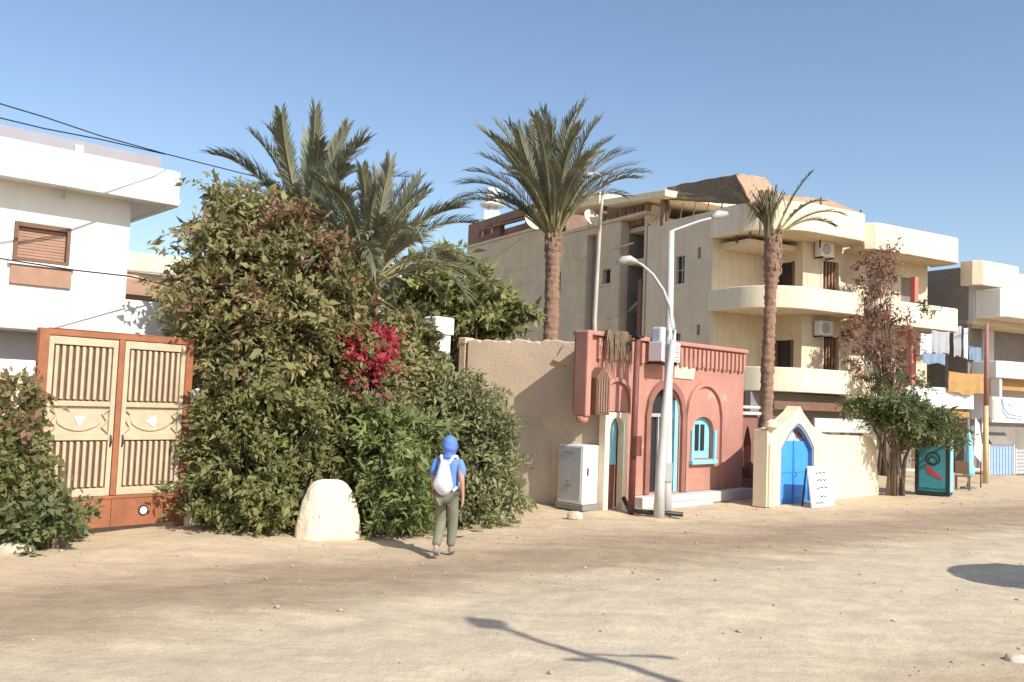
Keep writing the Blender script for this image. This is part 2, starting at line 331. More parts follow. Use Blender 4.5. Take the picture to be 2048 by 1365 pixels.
def fast_mesh(name, V, Fq, m):
    me = bpy.data.meshes.new(name); V = np.asarray(V, dtype=np.float32); Fq = np.asarray(Fq, dtype=np.int32)
    k = Fq.shape[1]
    me.vertices.add(len(V)); me.vertices.foreach_set('co', V.ravel())
    me.loops.add(Fq.size); me.loops.foreach_set('vertex_index', Fq.ravel())
    me.polygons.add(len(Fq)); me.polygons.foreach_set('loop_start', np.arange(0, Fq.size, k, dtype=np.int32))
    me.polygons.foreach_set('loop_total', np.full(len(Fq), k, dtype=np.int32))
    me.materials.append(m); me.update(calc_edges=True); me.validate(); return me
make_ground()

# ---------------------------------------------------------------- foliage
def leaves(rng, P, dirs, ln, wd, jitter=0.9):
    """one bent four-sided leaf per row of P"""
    n = len(P)
    d = dirs + rng.normal(0, jitter, (n, 3)); d /= np.linalg.norm(d, axis=1, keepdims=True) + 1e-9
    t = np.array([.35, -.55, .75]) + rng.normal(0, .62, (n, 3)); sd_ = np.cross(d, t); sd_ /= np.linalg.norm(sd_, axis=1, keepdims=True) + 1e-9
    up = np.cross(sd_, d)
    q_ = np.exp(rng.normal(-.10, .30, (n, 1))); L = ln * q_; Wd = wd * q_ * rng.uniform(0.7, 1.25, (n, 1))
    a = P; b = P + d * L * 0.45 + sd_ * Wd * .5 + up * L * .08; c = P + d * L - up * L * .18; e = P + d * L * 0.45 - sd_ * Wd * .5 + up * L * .08
    V = np.stack([a, b, c, e], 1).reshape(-1, 3)
    return V
def plant(name, label, cat, base, blobs, m, leaf=(0.13, 0.06), sprigs=6.0, per=26, spr=0.2, seed=1, group=None, bark=BARK, stems=26, stem_r=0.025, droop=-0.15, part='foliage', extra=None, trunk_h=0.5, cane=(.16, .55)):
    """blobs: (px, py, rx_px, ry_px, depth, depth_radius) ellipsoids of the crown, at their real distance"""
    rng = np.random.default_rng(seed); base = np.array(base, float); canes = []
    root = thing(name, label, cat, tuple(base), 0, group)
    def mass(bl, mm, nm, sprigs=sprigs, per=per):
        Vs = []; cents = []
        for (px, py, rx, ry, dep, rd) in bl:
            c = D(px, py, dep) - base; r = np.array([rx / F_PX * dep, rd, ry / F_PX * dep])
            area = (r[0] * r[2] + r[0] * r[1] + r[1] * r[2]) * 4.2
            k = max(6, int(area * sprigs * 3.2))
            q = rng.normal(0, 1, (k, 3)); q /= np.linalg.norm(q, axis=1, keepdims=True)
            rad = rng.uniform(0.30, 1.0, (k, 1)) ** 0.45 * rng.uniform(0.82, 1.12, (k, 1))
            S = c + q * r * rad; S = S[S[:, 2] + base[2] > 0.04]; q = q[:len(S)]
            out = (S - c) / r; out /= np.linalg.norm(out, axis=1, keepdims=True) + 1e-9
            # each sprig: a short twig with leaves along it
            tw = out * 0.7 + rng.normal(0, 0.6, S.shape) + np.array([0, 0, 0.35]); tw /= np.linalg.norm(tw, axis=1, keepdims=True)
            ln = spr * rng.uniform(0.8, 2.3, (len(S), 1))
            for i in range(len(S)):
                t = rng.uniform(0, 1, (per, 1))
                p = S[i] + tw[i] * ln[i] * t + rng.normal(0, spr * .34, (per, 3)) + np.array([0, 0, droop]) * (t ** 2) * ln[i]
                Vs.append(leaves(rng, p, np.repeat(tw[i:i + 1], per, 0), leaf[0], leaf[1]))
            cents.append(S)
            nc = int(k * cane[0])
            for i in rng.choice(len(S), min(nc, len(S)), False):      # long arching canes that break the outline
                d0 = out[i] * .9 + np.array([0, 0, .75]) + rng.normal(0, .35, 3); d0 /= np.linalg.norm(d0); ln_ = cane[1] * rng.uniform(.5, 1.3); s0 = S[i] - out[i] * .1
                t = rng.uniform(.05, 1, (int(per * 1.7), 1)); bend = np.array([out[i][0] * .35, out[i][1] * .35, -1.0]) * ln_ * .55
                p = s0 + d0 * ln_ * t + bend * t ** 2.2; tg = d0 * ln_ + bend * 2.2 * t ** 1.2; tg /= np.linalg.norm(tg, axis=1, keepdims=True)
                Vs.append(leaves(rng, p + rng.normal(0, .035, p.shape), tg, leaf[0] * 1.1, leaf[1], .75))
                if rng.uniform() < .5:
                    tt = np.linspace(0, 1, 6)[:, None]; canes.append(s0 + d0 * ln_ * tt + bend * tt ** 2.2)
        V = np.concatenate(Vs); V[:, 2] = np.maximum(V[:, 2], 0.02 - base[2])
        Fq = np.arange(len(V)).reshape(-1, 4)
        o = bpy.data.objects.new(nm, fast_mesh(nm, V, Fq, mm)); COL.objects.link(o); o.parent = root
        return np.concatenate(cents)
    S = mass(blobs, m, part)
    if extra:
        for (bl, mm, nm, sp, pr) in extra: mass(bl, mm, nm, sp, pr)
    b = MB(); hub = Vector((0, 0, trunk_h))
    for i in rng.choice(len(S), min(stems, len(S)), False):
        e = Vector(S[i]); st = Vector((rng.normal(0, .12), rng.normal(0, .08), -0.05)); md = hub.lerp(e, 0.45) + Vector(rng.normal(0, 0.12, 3)); md.z = max(md.z, 0.1)
        b.tube([st, hub * 0.8 + st * .5, md, e], [stem_r * 1.3, stem_r, stem_r * .6, stem_r * .2], 5)
    for cp in canes[:160]: b.tube([tuple(q) for q in cp], [.009, .008, .007, .006, .004, .002], 4)
    b.build('stem', bark, root, True)
    return root

# ---------------------------------------------------------------- palms
def frond_mesh(name, elev, length, droop, rng, m, nl=46, ll=0.42, stalk=L_STALK, wid=0.034):
    n = 26; pts = []; x = z = 0.0; a = elev; ds = length / n
    pts.append(Vector((0, 0, 0)))
    for i in range(n):
        t = (i + 1) / n; a -= droop * (0.25 + 1.5 * t ** 1.6) / n
        x += math.cos(a) * ds; z += math.sin(a) * ds; pts.append(Vector((x, 0, z)))
    V = []
    for side in (-1, 1):
        for k in range(nl):
            t = 0.26 + 0.74 * k / (nl - 1); q = t * n; i = min(int(q), n - 1); p = pts[i].lerp(pts[i + 1], q - i)
            tg = (pts[i + 1] - pts[i]).normalized(); nrm = Vector((-tg.z, 0, tg.x)); sdv = Vector((0, side, 0))
            ln = ll * (0.45 + 0.75 * math.sin(min(1, (t - .18) * 1.25) * math.pi * .82)) * rng.uniform(.8, 1.12)
            sp = 0.62 - 0.35 * t
            d = (tg * (1 - sp * .6) + sdv * sp + nrm * rng.uniform(.12, .42)).normalized()
            wv = d.cross(nrm).normalized() * wid
            mid = p + d * ln * .55; tip = p + d * ln + Vector((0, 0, -0.16 * ln))
            V += [p - wv * .4, p + wv * .4, mid + wv * .5, mid - wv * .5, mid - wv * .5, mid + wv * .5, tip + wv * .06, tip - wv * .06]
    V = np.array([tuple(v) for v in V]); leafn = len(V)
    b = MB(); b.tube(pts, [0.035 * (1 - .9 * i / n) + .004 for i in range(n + 1)], 5)
    me = bpy.data.meshes.new(name)
    vs = [tuple(v) for v in V]; fs = [tuple(range(i, i + 4)) for i in range(0, leafn, 4)]
    nf = len(fs); vs += b.v; fs += [tuple(leafn + i for i in f) for f in b.f]
    me.from_pydata(vs, [], fs); me.materials.append(m); me.materials.append(stalk)
    me.polygons.foreach_set('material_index', [0] * nf + [1] * (len(fs) - nf)); me.update(); return me
def palm(label, base, top_z, r0, r1, fronds, length, lo, hi, droop, seed, lean=(0, 0), m=L_PALM, ll=0.42, bulge=1.35, boots=True, azr=None, bulge_len=0.9, tilt=0.0, dry=0):
    rng = random.Random(seed); base = Vector(base); H = top_z - base.z
    root = thing('palm_tree', label, 'palm tree', base)
    n = int(H / 0.055); ang = 26; vs = []; fs = []
    for i in range(n + 1):
        t = i / n; z = H * t; ring = int((i + 1.3 * noise.noise((0, seed, i * .21))) % 3)
        r = r0 + (r1 - r0) * t + (0.018 if ring == 0 else (-0.006 if ring == 1 else 0.004))
        if H - z < bulge_len: r *= 1 + (bulge - 1) * math.sin(min(1, (bulge_len - (H - z)) / (bulge_len * .8)) * math.pi * .62)
        cx = lean[0] * t * t; cy = lean[1] * t * t
        for k in range(ang):
            q = 2 * math.pi * k / ang; rr = r * (1 + 0.16 * noise.noise((math.cos(q) * 3, math.sin(q) * 3, z * 5 + seed)) + 0.10 * noise.noise((math.cos(q) * 7, math.sin(q) * 7, z * 11)) + (0.05 if (k + i // 3) % 2 else 0))
            vs.append((cx + rr * math.cos(q), cy + rr * math.sin(q), z))
    for i in range(n):
        for k in range(ang):
            k2 = (k + 1) % ang; fs.append((i * ang + k, i * ang + k2, (i + 1) * ang + k2, (i + 1) * ang + k))
    MB().add(vs, fs).build('trunk', TRUNK, root, True)
    if boots:
        b = MB()
        for k in range(34):
            az = k * 2.4; zz = H - bulge_len * .75 + bulge_len * .85 * k / 34; rr = r1 * bulge * .8
            c = Vector((lean[0] + math.cos(az) * rr, lean[1] + math.sin(az) * rr, zz)); o = Vector((math.cos(az), math.sin(az), 0))
            b.tube([c - o * .05, c + o * .05 + Vector((0, 0, .10)), c + o * .07 + Vector((0, 0, .24))], [.05, .042, .02], 5)
        b.build('frond_stub', TRUNK, root)
    ne = 8; var = []
    for k in range(ne):
        e = lo + (hi - lo) * k / (ne - 1)
        var.append([frond_mesh('frond', R(e), length * rng.uniform(.92, 1.06), droop * (1.25 - 0.9 * k / (ne - 1)), rng, m, ll=ll) for _ in range(2)])
    dv = [frond_mesh('dry_frond', R(e), length * .72, 1.1, rng, L_DRYP, ll=ll * .8) for e in (-28, -45, -58)] if dry else []
    for i in range(dry):
        o = bpy.data.objects.new('dry_frond', dv[i % 3]); COL.objects.link(o); o.parent = root; az = i * 2.1 + rng.uniform(-.5, .5)
        o.location = (lean[0] + math.cos(az) * r1 * .8, lean[1] + math.sin(az) * r1 * .8, H - .3 - .1 * rng.random()); o.rotation_euler = (rng.uniform(-.5, .5), 0, az)
    for i in range(fronds):
        t = i / max(1, fronds - 1); k = min(ne - 1, int(t ** 1.1 * ne))
        o = bpy.data.objects.new('frond', var[k][i % 2]); COL.objects.link(o); o.parent = root
        az = i * 2.39996 + rng.uniform(-.2, .2) if azr is None else azr[i]
        o.location = (lean[0] + math.cos(az) * r1 * .5, lean[1] + math.sin(az) * r1 * .5, H - .12 + 0.2 * t)
        s_ = rng.uniform(.88, 1.1); o.scale = (s_, s_, s_)
        o.rotation_euler = (Matrix.Rotation(tilt, 3, 'Y') @ Matrix.Rotation(az, 3, 'Z') @ Matrix.Rotation(rng.uniform(-.08, .08), 3, 'Y') @ Matrix.Rotation(rng.uniform(-.35, .35), 3, 'X')).to_euler()
    return root

# ================================================================ WHITE HOUSE behind the gate
GT = Fr(-6.97, 13.44, 42)
_o = GT.O - GT.n * 2.5
HS = Fr(_o[0], _o[1], 48)
def white_house():
    h = at(HS, 'white_house', 'white two storey house with flat overhanging roof and brown shuttered window behind the gate', 'house')
    MB().wall(-6, 2.22, 3.18, 6.0, -5, 0, [(0.30, 1.20, 4.36, 5.03)]).build('wall', WHITE, h, bevel=0.02)
    MB().wall(-6, 3.1, 0, 3.18, -5, -0.9).build('ground_floor_wall', LAV, h)
    b = MB(); b.box(2.222, 3.2, -4.5, -0.06, 3.14, 3.88); b.build('terrace_parapet', WHITE, h, bevel=0.02)
    # roof slab: soffit, deep white fascia, open behind
    b = MB(); b.box(-6.5, 2.93, -5.5, 0.50, 5.70, 5.80)
    b.strip([(-6.5, 0.56), (2.76, 0.56), (2.89, 0.52), (2.93, 0.40), (2.93, -5.5)], 5.66, 6.30, 0.10); rf = b.build('roof', WHITE, h, bevel=0.015)
    b = MB(); b.box(-6.2, 2.80, -0.35, -0.25, 5.80, 6.70); b.box(2.70, 2.80, -5.3, -0.35, 5.80, 6.70); b.build('roof_screen', mat('grey_lavender_screen', (.33, .31, .34), .8, .06, 2, .1, 40), h)
    b = MB(); b.box(1.22, 1.36, -0.248, -0.18, 6.2, 6.60); b.build('roof_spout', WHITE, h)
    b = MB()                                    # window frame with roller shutter
    b.box(0.30, 0.36, -0.16, 0.03, 4.36, 5.03); b.box(1.14, 1.20, -0.16, 0.03, 4.36, 5.03)
    b.box(0.36, 1.14, -0.16, 0.03, 4.36, 4.42); b.box(0.36, 1.14, -0.16, 0.03, 4.95, 5.03)
    wf = b.build('window', DSHUT, h, bevel=0.006)
    b = MB()
    for k in range(10): b.box(0.362, 1.138, -0.09, -0.06 + 0.008 * (k % 2), 4.422 + .0526 * k, 4.470 + .0526 * k)
    b.build('shutter', SHUT, wf, bevel=0.004)
    b = MB(); b.box(0.27, 1.25, 0.002, 0.05, 3.95, 4.27); b.build('window_apron', SHUT, h, bevel=0.01)
    b = MB(); b.box(0.22, 1.28, 0.002, 0.09, 4.285, 4.345); b.build('window_sill', WHITE, h, bevel=0.008)
    b = MB(); b.tube([(0.98, -0.20, 5.66), (0.98, -0.20, 5.58), (1.0, -0.14, 5.55)], 0.03, 8); b.build('soffit_lamp', METALG, h)
white_house()

def garden_wall():
    t = at(GT, 'garden_wall', 'low garden wall with white coping left of the rust red gate', 'wall')
    MB().wall(-7, -0.12, 0, 2.36, -0.22, 0.0).build('wall', CREAM2, t)
    b = MB(); b.box(-7, -0.12, -0.26, 0.04, 2.362, 2.60); b.build('coping', WHITE, t, bevel=0.02)
garden_wall()
def gate_wall_right():
    t = at(GT, 'garden_wall', 'rendered garden wall mostly hidden by the hedge right of the gate', 'wall')
    MB().wall(2.56, 7.2, 0, 2.2, -0.45, -0.22).build('wall', CREAM2, t)
gate_wall_right()

def iron_gate():
    t = at(GT, 'iron_gate', 'tall double leaf iron gate with cream ribbed panels in a rust red frame', 'gate')
    b = MB(); b.box(-0.10, 0.03, -0.08, 0.05, 0, 3.10); b.box(2.24, 2.37, -0.08, 0.05, 0, 3.10); b.box(0.03, 2.24, -0.08, 0.05, 3.0, 3.10)
    b.box(1.10, 1.19, -0.05, 0.055, 0.56, 3.0)
    b.build('gate_frame', RUST, t, bevel=0.01)
    b = MB(); b.box(0.032, 1.148, -0.03, 0.02, 0.06, 0.555); b.box(1.152, 2.238, -0.03, 0.02, 0.06, 0.555); b.box(0.03, 2.239, -0.02, 0.035, 0.50, 0.553)
    b.build('kick_panel', RUST, t, bevel=0.008)
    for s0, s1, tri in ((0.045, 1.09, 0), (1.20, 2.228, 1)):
        b = MB(); r = 0.075
        b.box(s0, s0 + r, -0.02, 0.045, 0.56, 2.985); b.box(s1 - r, s1, -0.02, 0.045, 0.56, 2.985)
        for z0, z1 in ((0.56, 0.68), (1.42, 1.50), (1.94, 2.02), (2.87, 2.985)): b.box(s0 + r, s1 - r, -0.02, 0.045, z0, z1)
        b.box(s0 + r, s1 - r, -0.018, -0.004, 1.50, 1.94)
        lf = b.build('gate_leaf', GATEC, t, bevel=0.006)
        b = MB(); b.box(s0 + r, s1 - r, -0.018, -0.008, 0.68, 1.42); b.build('groove_shade_sheet', DSHUT, lf); b = MB(); b.box(s0 + r, s1 - r, -0.018, -0.008, 2.02, 2.87); b.build('groove_shade_sheet', DSHUT, lf)  # dark sheets put the groove shade behind the ribs into colour
        b = MB(); w = (s1 - s0 - 2 * r); n = 9
        for z0, z1 in ((0.70, 1.40), (2.04, 2.85)):
            for k in range(n):
                a = s0 + r + w * (k + .20) / n; c = s0 + r + w * (k + .72) / n
                b.box(a, c, -0.003, 0.058, z0, z1)
            if z0 < 1: b.build('ribbed_panel', GATEC, lf, bevel=0.012); b = MB()
        b.build('ribbed_panel', GATEC, lf, bevel=0.012)
        b = MB(); m = (s0 + s1) / 2
        ov = [(m + .30 * math.cos(q) * (1 + .12 * math.cos(2 * q)), 1.72 + .16 * math.sin(q)) for q in [2 * math.pi * i / 24 for i in range(24)]]
        b.prism(ov, -0.003, 0.02, FW)
        for sx in (-1, 1):
            b.tube([(m + sx * .44, -0.02, 1.54), (m + sx * .35, -0.02, 1.62), (m + sx * .42, -0.02, 1.72), (m + sx * .35, -0.02, 1.82), (m + sx * .44, -0.02, 1.90)], 0.016, 6)
        b.build('scroll_panel', GATEC, lf, bevel=0.006)
        b = MB(); a = 0.095
        P = [(m - a, 1.78), (m + a, 1.78), (m + a * .55, 1.72), (m, 1.63), (m - a * .55, 1.72)] if not tri else [(m - .105, 1.72), (m + .07, 1.81), (m + .085, 1.72), (m + .05, 1.62)]
        b.prism(P, 0.021, 0.032, FW); b.build('diamond_ornament', METALW, lf)
        b = MB(); b.tube([(s1 - .04 if not tri else s0 + .04, -0.05, 1.32), (s1 - .04 if not tri else s0 + .04, -0.09, 1.40), (s1 - .04 if not tri else s0 + .04, -0.05, 1.50)], 0.013, 6); b.build('handle', BLACKM, lf)
    b = MB(); b.prism([(1.67 + .085 * math.cos(q), .29 + .085 * math.sin(q)) for q in np.linspace(0, 2 * math.pi, 24, endpoint=False)], 0.021, 0.03, FW); rg = b.build('round_port', BLACKM, t)
    b = MB(); b.prism([(1.67 + .06 * math.cos(q), .29 + .06 * math.sin(q)) for q in np.linspace(0, 2 * math.pi, 24, endpoint=False)], 0.0305, 0.036, FW); b.build('port_disc', METALW, rg)
    return t
iron_gate()
t = at(GT, 'globe_lamp', 'small white globe lamp fixed beside the right gate post', 'lamp', 2.46, 0.10, 2.18)
MB().lathe([(0.03, -.1), (.10, -.07), (.125, 0), (.10, .07), (.03, .1)], seg=16).build('globe', METALW, t, True)
MB().tube([(0, 0.3, -.14), (0, 0.05, -.14), (0, 0, -.09)], .02, 6).build('bracket', BLACKM, t)

# low house behind the big bush
NB = Fr(*D(262, 600, 25)[:2], 52)
def low_house():
    t = at(NB, 'low_house', 'low ochre house half hidden between the white house and the big bush', 'house')
    z0 = NB.f(300, 548)[1]
    MB().wall(-1, 4.5, 0, z0, -4, 0, [(1.4, 2.1, 2.4, 3.6)]).build('wall', MUD, t)
    b = MB(); b.strip([(-1, .12), (0.1, .14), (0.5, .28), (1.0, .30), (1.4, .14), (4.5, .12)], z0 + 0.002, z0 + .55, .14); b.build('parapet', CREAM, t, bevel=.05)
    zz = NB.f(290, 600)[1]; b = MB(); b.add([(-1, -0.01, zz + .55), (2.4, -0.01, zz + .55), (2.4, -1.0, zz + .10), (-1, -1.0, zz + .10), (-1, -0.01, zz + .47), (2.4, -0.01, zz + .47), (2.4, -1.0, zz + .02), (-1, -1.0, zz + .02)], [(0, 1, 2, 3), (4, 7, 6, 5), (0, 4, 5, 1), (3, 2, 6, 7), (0, 3, 7, 4), (1, 5, 6, 2)])
    b.build('lean_to_roof', SHUT, t)
low_house()

# ================================================================ TAN WALL and white gateposts
TW = Fr(2.0, 19.78, 22)       # side-face plane runs along -n
def tan_wall():
    t = at(TW, 'plaster_wall', 'tall tan plastered wall patched with grey between the shrub and the pink building', 'wall')
    b = MB(); n = 40; rg = random.Random(4); top = []
    w0, w1 = TW.l(935, 680)[0], 0.0
    prof = [(w0 + (w1 - w0) * i / n, TW.l(1060, 681)[1] + .02 * math.sin(i * .55) - .05 * (i % 9 == 4) + rg.uniform(-.02, .02)) for i in range(n + 1)]
    b.prism([(w0, 0)] + prof + [(w1, 0)], 0.0, 0.32, LW); b.build('wall', TAN, t, bevel=0.03)
    b = MB()                                                   # flared corbel of rough plaster at the right end
    b.prism([(TW.l(x, y)[0], TW.l(x, y)[1]) for x, y in ((1105, 722), (1118, 708), (1128, 690), (1140, 684), (1175, 684), (1175, 745), (1140, 735))], -0.06, -0.002, LW); b.build('plaster_patch', TAN, t, bevel=0.03)
    P = [(w0 + .3, 0), (w0 + .3, 1.8), (-2.6, 1.95), (-1.4, 1.9), (-1.1, 1.3), (-1.1, 0)]
    b = MB(); b.prism(P, -0.014, -0.002, LW); b.build('cement_skirting', mat('grey_patch_plaster', (0.50, 0.42, 0.33), 0.95, 0.12, 1.2, 0.3, 20), t, bevel=0.01)
    for i in range(-2, 1): pass
tan_wall()
def gatepost(px0, px1, py, dep, m, label, cap):
    c = D((px0 + px1) / 2, py, dep); hw = (px1 - px0) / 2 / F_PX * dep; fr = Fr(c[0], c[1], 40)
    t = at(fr, 'gate_post', label, 'gate post'); H = c[2]; hw *= .86
    b = MB()
    if cap:
        b.box(-hw * .8, hw * .8, -hw, hw * .1, 0, H - .42); b.build('shaft', m, t, bevel=.02)
        b = MB(); b.box(-hw, hw, -hw * 1.1, hw * .25, H - .418, H); b.build('cap', m, t, bevel=.04)
    else:
        b.box(-hw, hw, -hw, hw * .4, 0, H - .16); b.build('shaft', m, t, bevel=.02)
        b = MB(); b.box(-hw * 1.15, hw * 1.15, -hw * 1.15, hw * .55, H - .158, H); b.build('cap', m, t, bevel=.03)
gatepost(856, 918, 635, 21.4, WHITE, 'bright white gatepost with a broad cap rising above the shrub', True)
gatepost(922, 950, 676, 21.2, TAN, 'smaller tan gatepost beside the white gatepost', False)

# ================================================================ PINK BUILDING
RD = Fr(2.2, 19.62, 45)
def pink_building():
    t = at(RD, 'pink_building', 'single storey terracotta pink building with arched niches and a toothed roof edge', 'building')
    TOP = 3.72
    b = MB()
    # main front: openings for door and window, niches are shallow
    b.wall(0.80, 5.50, 0.26, 3.10, -0.30, 0.0, [(1.44, 2.62, 0.28, 2.70), (3.18, 4.12, 1.02, 2.06)])
    b.arch(1.44, 2.62, 2.05, 2.70, -0.30, 0.0, 2.68); b.arch(3.18, 4.12, 1.72, 2.06, -0.30, 0.0, 2.05)
    b.wall(-0.92, 0.80, 2.12, 3.10, -0.30, 0.0)
    b.box(-0.92, 5.50, -0.30, 0.0, 3.102, TOP)
    b.wall(-3.0, -0.302, 0.0, TOP, 5.20, 5.50, left=True)      # right side wall
    b.wall(-3.0, -0.302, 0.0, TOP, 1.2, 1.5, left=True)
    b.box(1.502, 5.18, -3.0, -0.32, 3.45, 3.6)
    b.build('wall', PINK, t, bevel=0.015)
    b = MB(); k = 0; s = -0.55                                 # raised teeth of the roof edge, with slits between
    while s < 5.40:
        b.box(s, s + .115, 0.002, 0.085, 3.22 + .03 * (k % 2), TOP - .04); s += .19; k += 1
    b.build('toothed_cornice', PINK, t, bevel=0.012)
    b = MB(); b.box(-0.95, 5.53, -0.34, 0.12, TOP + .002, TOP + .10); b.build('coping', PINK, t, bevel=0.02)
    # raised arch mouldings
    def ring(a0, a1, zb, zs, pk, wd, m=PINK, nm='arch_moulding', w=0.07):
        o = arch_pts(a0 - wd, a1 + wd, zs, pk + wd, n=20); i_ = arch_pts(a0, a1, zs, pk, n=20)
        O = [(a0 - wd, zb)] + o + [(a1 + wd, zb)]; I = [(a0, zb)] + i_ + [(a1, zb)]
        vs = []; fs = []
        for (x, z), (x2, z2) in zip(O, I): vs += [FW(x, z, 0.002), FW(x, z, w), FW(x2, z2, w), FW(x2, z2, 0.002)]
        for q in range(len(O) - 1):
            e = q * 4
            for c in range(4): fs.append((e + c, e + (c + 1) % 4, e + 4 + (c + 1) % 4, e + 4 + c))
        mb = MB(); mb.add(vs, fs); return mb.build(nm, m, t)
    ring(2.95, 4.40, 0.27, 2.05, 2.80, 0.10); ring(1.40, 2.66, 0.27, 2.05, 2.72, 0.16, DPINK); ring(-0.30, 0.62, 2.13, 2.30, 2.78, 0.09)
    # door
    d = MB(); d.wall(1.50, 2.56, 0.27, 2.68, -0.24, -0.20); dr = d.build('door', BLACKM, t)
    d = MB(); d.box(1.46, 1.52, -0.19, -0.1, 0.27, 2.3); d.box(2.46, 2.60, -0.20, -0.02, 0.27, 2.42); d.build('door_frame', CYAN, dr)
    d = MB(); d.box(1.52, 2.46, -0.19, -0.12, 2.02, 2.10); d.box(1.96, 2.0, -0.19, -0.14, 0.3, 2.02); d.build('door_bar', METALG, dr)
    # window
    w = MB(); w.box(3.20, 4.10, -0.20, -0.12, 1.03, 2.04); wn = w.build('window', CYAN, t)
    w = MB(); w.box(3.46, 3.62, -0.118, -0.10, 1.22, 1.86); w.box(3.70, 3.86, -0.118, -0.10, 1.22, 1.86); w.build('pane', GLASS, wn)
    w = MB(); w.box(3.05, 4.16, 0.002, 0.12, 0.90, 1.0); w.build('window_sill', CYAN, wn, bevel=.01)
    w = MB(); w.box(3.10, 3.20, 0.002, 0.05, 1.0, 1.72); w.box(4.10, 4.2, 0.002, 0.05, 1.0, 1.72); w.build('window_jamb', CYAN, wn)
    # tan patch panel
    b = MB(); b.prism([(2.33, 2.95), (3.14, 2.94), (3.24, 3.42), (2.33, 3.44)], 0.002, 0.03, FW); b.build('plaster_panel', BEIGE, t, bevel=.008)
    # plinth and step
    b = MB(); b.box(0.80, 5.62, -0.30, 0.34, 0.0, 0.25); b.build('plinth', CONC, t, bevel=.02)
    b = MB(); b.box(1.2, 3.2, 0.342, 0.62, 0.0, 0.13); b.build('step', CONC, t, bevel=.02)
    # dark brown-red lower wing with a pointed niche, and grey pier
    zt = 2.12
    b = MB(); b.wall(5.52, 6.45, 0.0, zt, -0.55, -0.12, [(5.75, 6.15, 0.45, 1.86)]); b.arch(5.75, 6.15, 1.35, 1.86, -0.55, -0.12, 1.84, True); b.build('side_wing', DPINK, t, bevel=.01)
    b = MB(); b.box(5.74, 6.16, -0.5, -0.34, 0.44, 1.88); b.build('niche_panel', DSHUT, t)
    b = MB(); b.box(5.5, 6.6, -0.6, -0.02, zt + .002, zt + .09); b.box(5.5, 6.6, -0.6, -0.06, zt + .17, zt + .25); b.build('side_coping', CONC, t, bevel=.02)
    # projecting shuttered oriel at the left corner
    b = MB(); b.box(-1.02, -0.86, -0.2, 0.16, 2.0, 3.80); b.lathe([(.10, 1.86), (.13, 1.92), (.13, 2.0)], (-.94, 0, 0), 12); b.build('corner_pilaster', PINK, t, bevel=.03)
    b = MB(); b.box(-0.80, -0.36, 0.002, 0.26, 2.04, 2.82); b.prism([(-0.80, 2.82), (-0.36, 2.82), (-0.58, 3.06)], 0.002, 0.26, FW); orl = b.build('oriel', DSHUT, t, bevel=.02)
    b = MB()
    for k in range(5): b.box(-0.77 + k * .082, -0.72 + k * .082, 0.262, 0.285, 2.1, 2.78)
    b.build('slats', MARO, orl)
    # cream arched entry surround below the corner with turquoise door leaf
    b = MB(); b.wall(-0.22, 0.56, 0, 2.10, -0.12, 0.05, [(-0.06, 0.44, -1, 2.06)]); b.arch(-0.06, 0.44, 1.70, 2.06, -0.12, 0.05, 2.0); b.build('entry_surround', CREAM, t, bevel=.03)
    b = MB(); b.box(-0.06, 0.44, -0.22, -0.17, 0.0, 2.04); e = b.build('entry_door', DPINK, t)
    b = MB(); b.box(0.06, 0.42, -0.169, -0.15, 0.95, 1.96); b.build('door_panel', CYAN, e)
    b = MB(); b.box(0.56, 0.798, -0.3, -0.002, 0.0, 2.118); b.build('pier', PINK, t)
    return t
pink_building()
# dry palm leaves hanging over the pink roof edge
t = at(RD, 'dry_frond_bundle', 'bundle of dry dark fronds hanging over the left end of the pink roof edge', 'dry fronds', -0.05, 0.1, 3.82)
b = MB(); rg = random.Random(8)
for k in range(40):
    a = rg.uniform(-.45, .35); l = rg.uniform(.3, .95)
    b.tube([(a * .6, rg.uniform(.0, .12), rg.uniform(0, .05)), (a * .9, -.12, .03), (a * 1.1, -.17, -l * .5), (a * 1.15 + rg.uniform(-.05, .05), -.16, -l)], [.02, .022, .016, .004], 4)
b.build('fronds', REED, t)
# white louvred box
t = at(RD, 'louvred_box', 'white louvred metal box mounted high on the pink front left of the lamp posts', 'metal box', 1.5, 0.02, 3.2)
b = MB(); b.box(-.36, .36, 0.10, .48, .08, .52); b.build('case', METALW, t, bevel=.02)
b = MB()
for k in range(6): b.box(-.31, .31, .482, .50, .13 + k * .06, .155 + k * .06)
b.build('louvre', METALG, t)
b = MB(); b.box(-.30, .32, .12, .40, .522, .86); b.build('upper_case', mat('pale_blue_metal', (.50, .56, .64), .5, .08, 5, .05), t, bevel=.05)
b = MB(); b.box(-.30, -.26, .0, .44, .02, .078); b.box(.26, .30, .0, .44, .02, .078); b.build('bracket', BLACKM, t)
# maroon pole
p0 = D(1262, 1016, 19.35); fr = Fr(p0[0], p0[1], 45)
t = at(fr, 'service_pole', 'dark maroon service pole in front of the pink wall left of the lamp posts', 'pole')
b = MB(); b.tube([(0, 0, -.1), (0.06, 0, 3.72)], [.075, .065], 12); b.build('shaft', MPOLE, t, True)
b = MB(); b.box(-.04, .16, -.1, .1, 3.722, 3.78); b.build('cap', BLACKM, t, bevel=.01)
b = MB(); b.box(-.09, .09, .06, .17, 1.2, 1.62); b.build('junction_box', MPOLE, t, bevel=.01)
# cable coil at its foot
t = thing('hose', 'black hose lying on the ground at the foot of the maroon pole', 'hose', tuple(G(1275, 1028)))
b = MB(); b.tube([(-.22, .6, .25), (-.16, .25, .08), (0, .0, .05), (.28, -.12, .05), (.5, -.05, .05), (.9, -.25, .05)], .05, 8); b.build('tube', BLACKM, t, True)

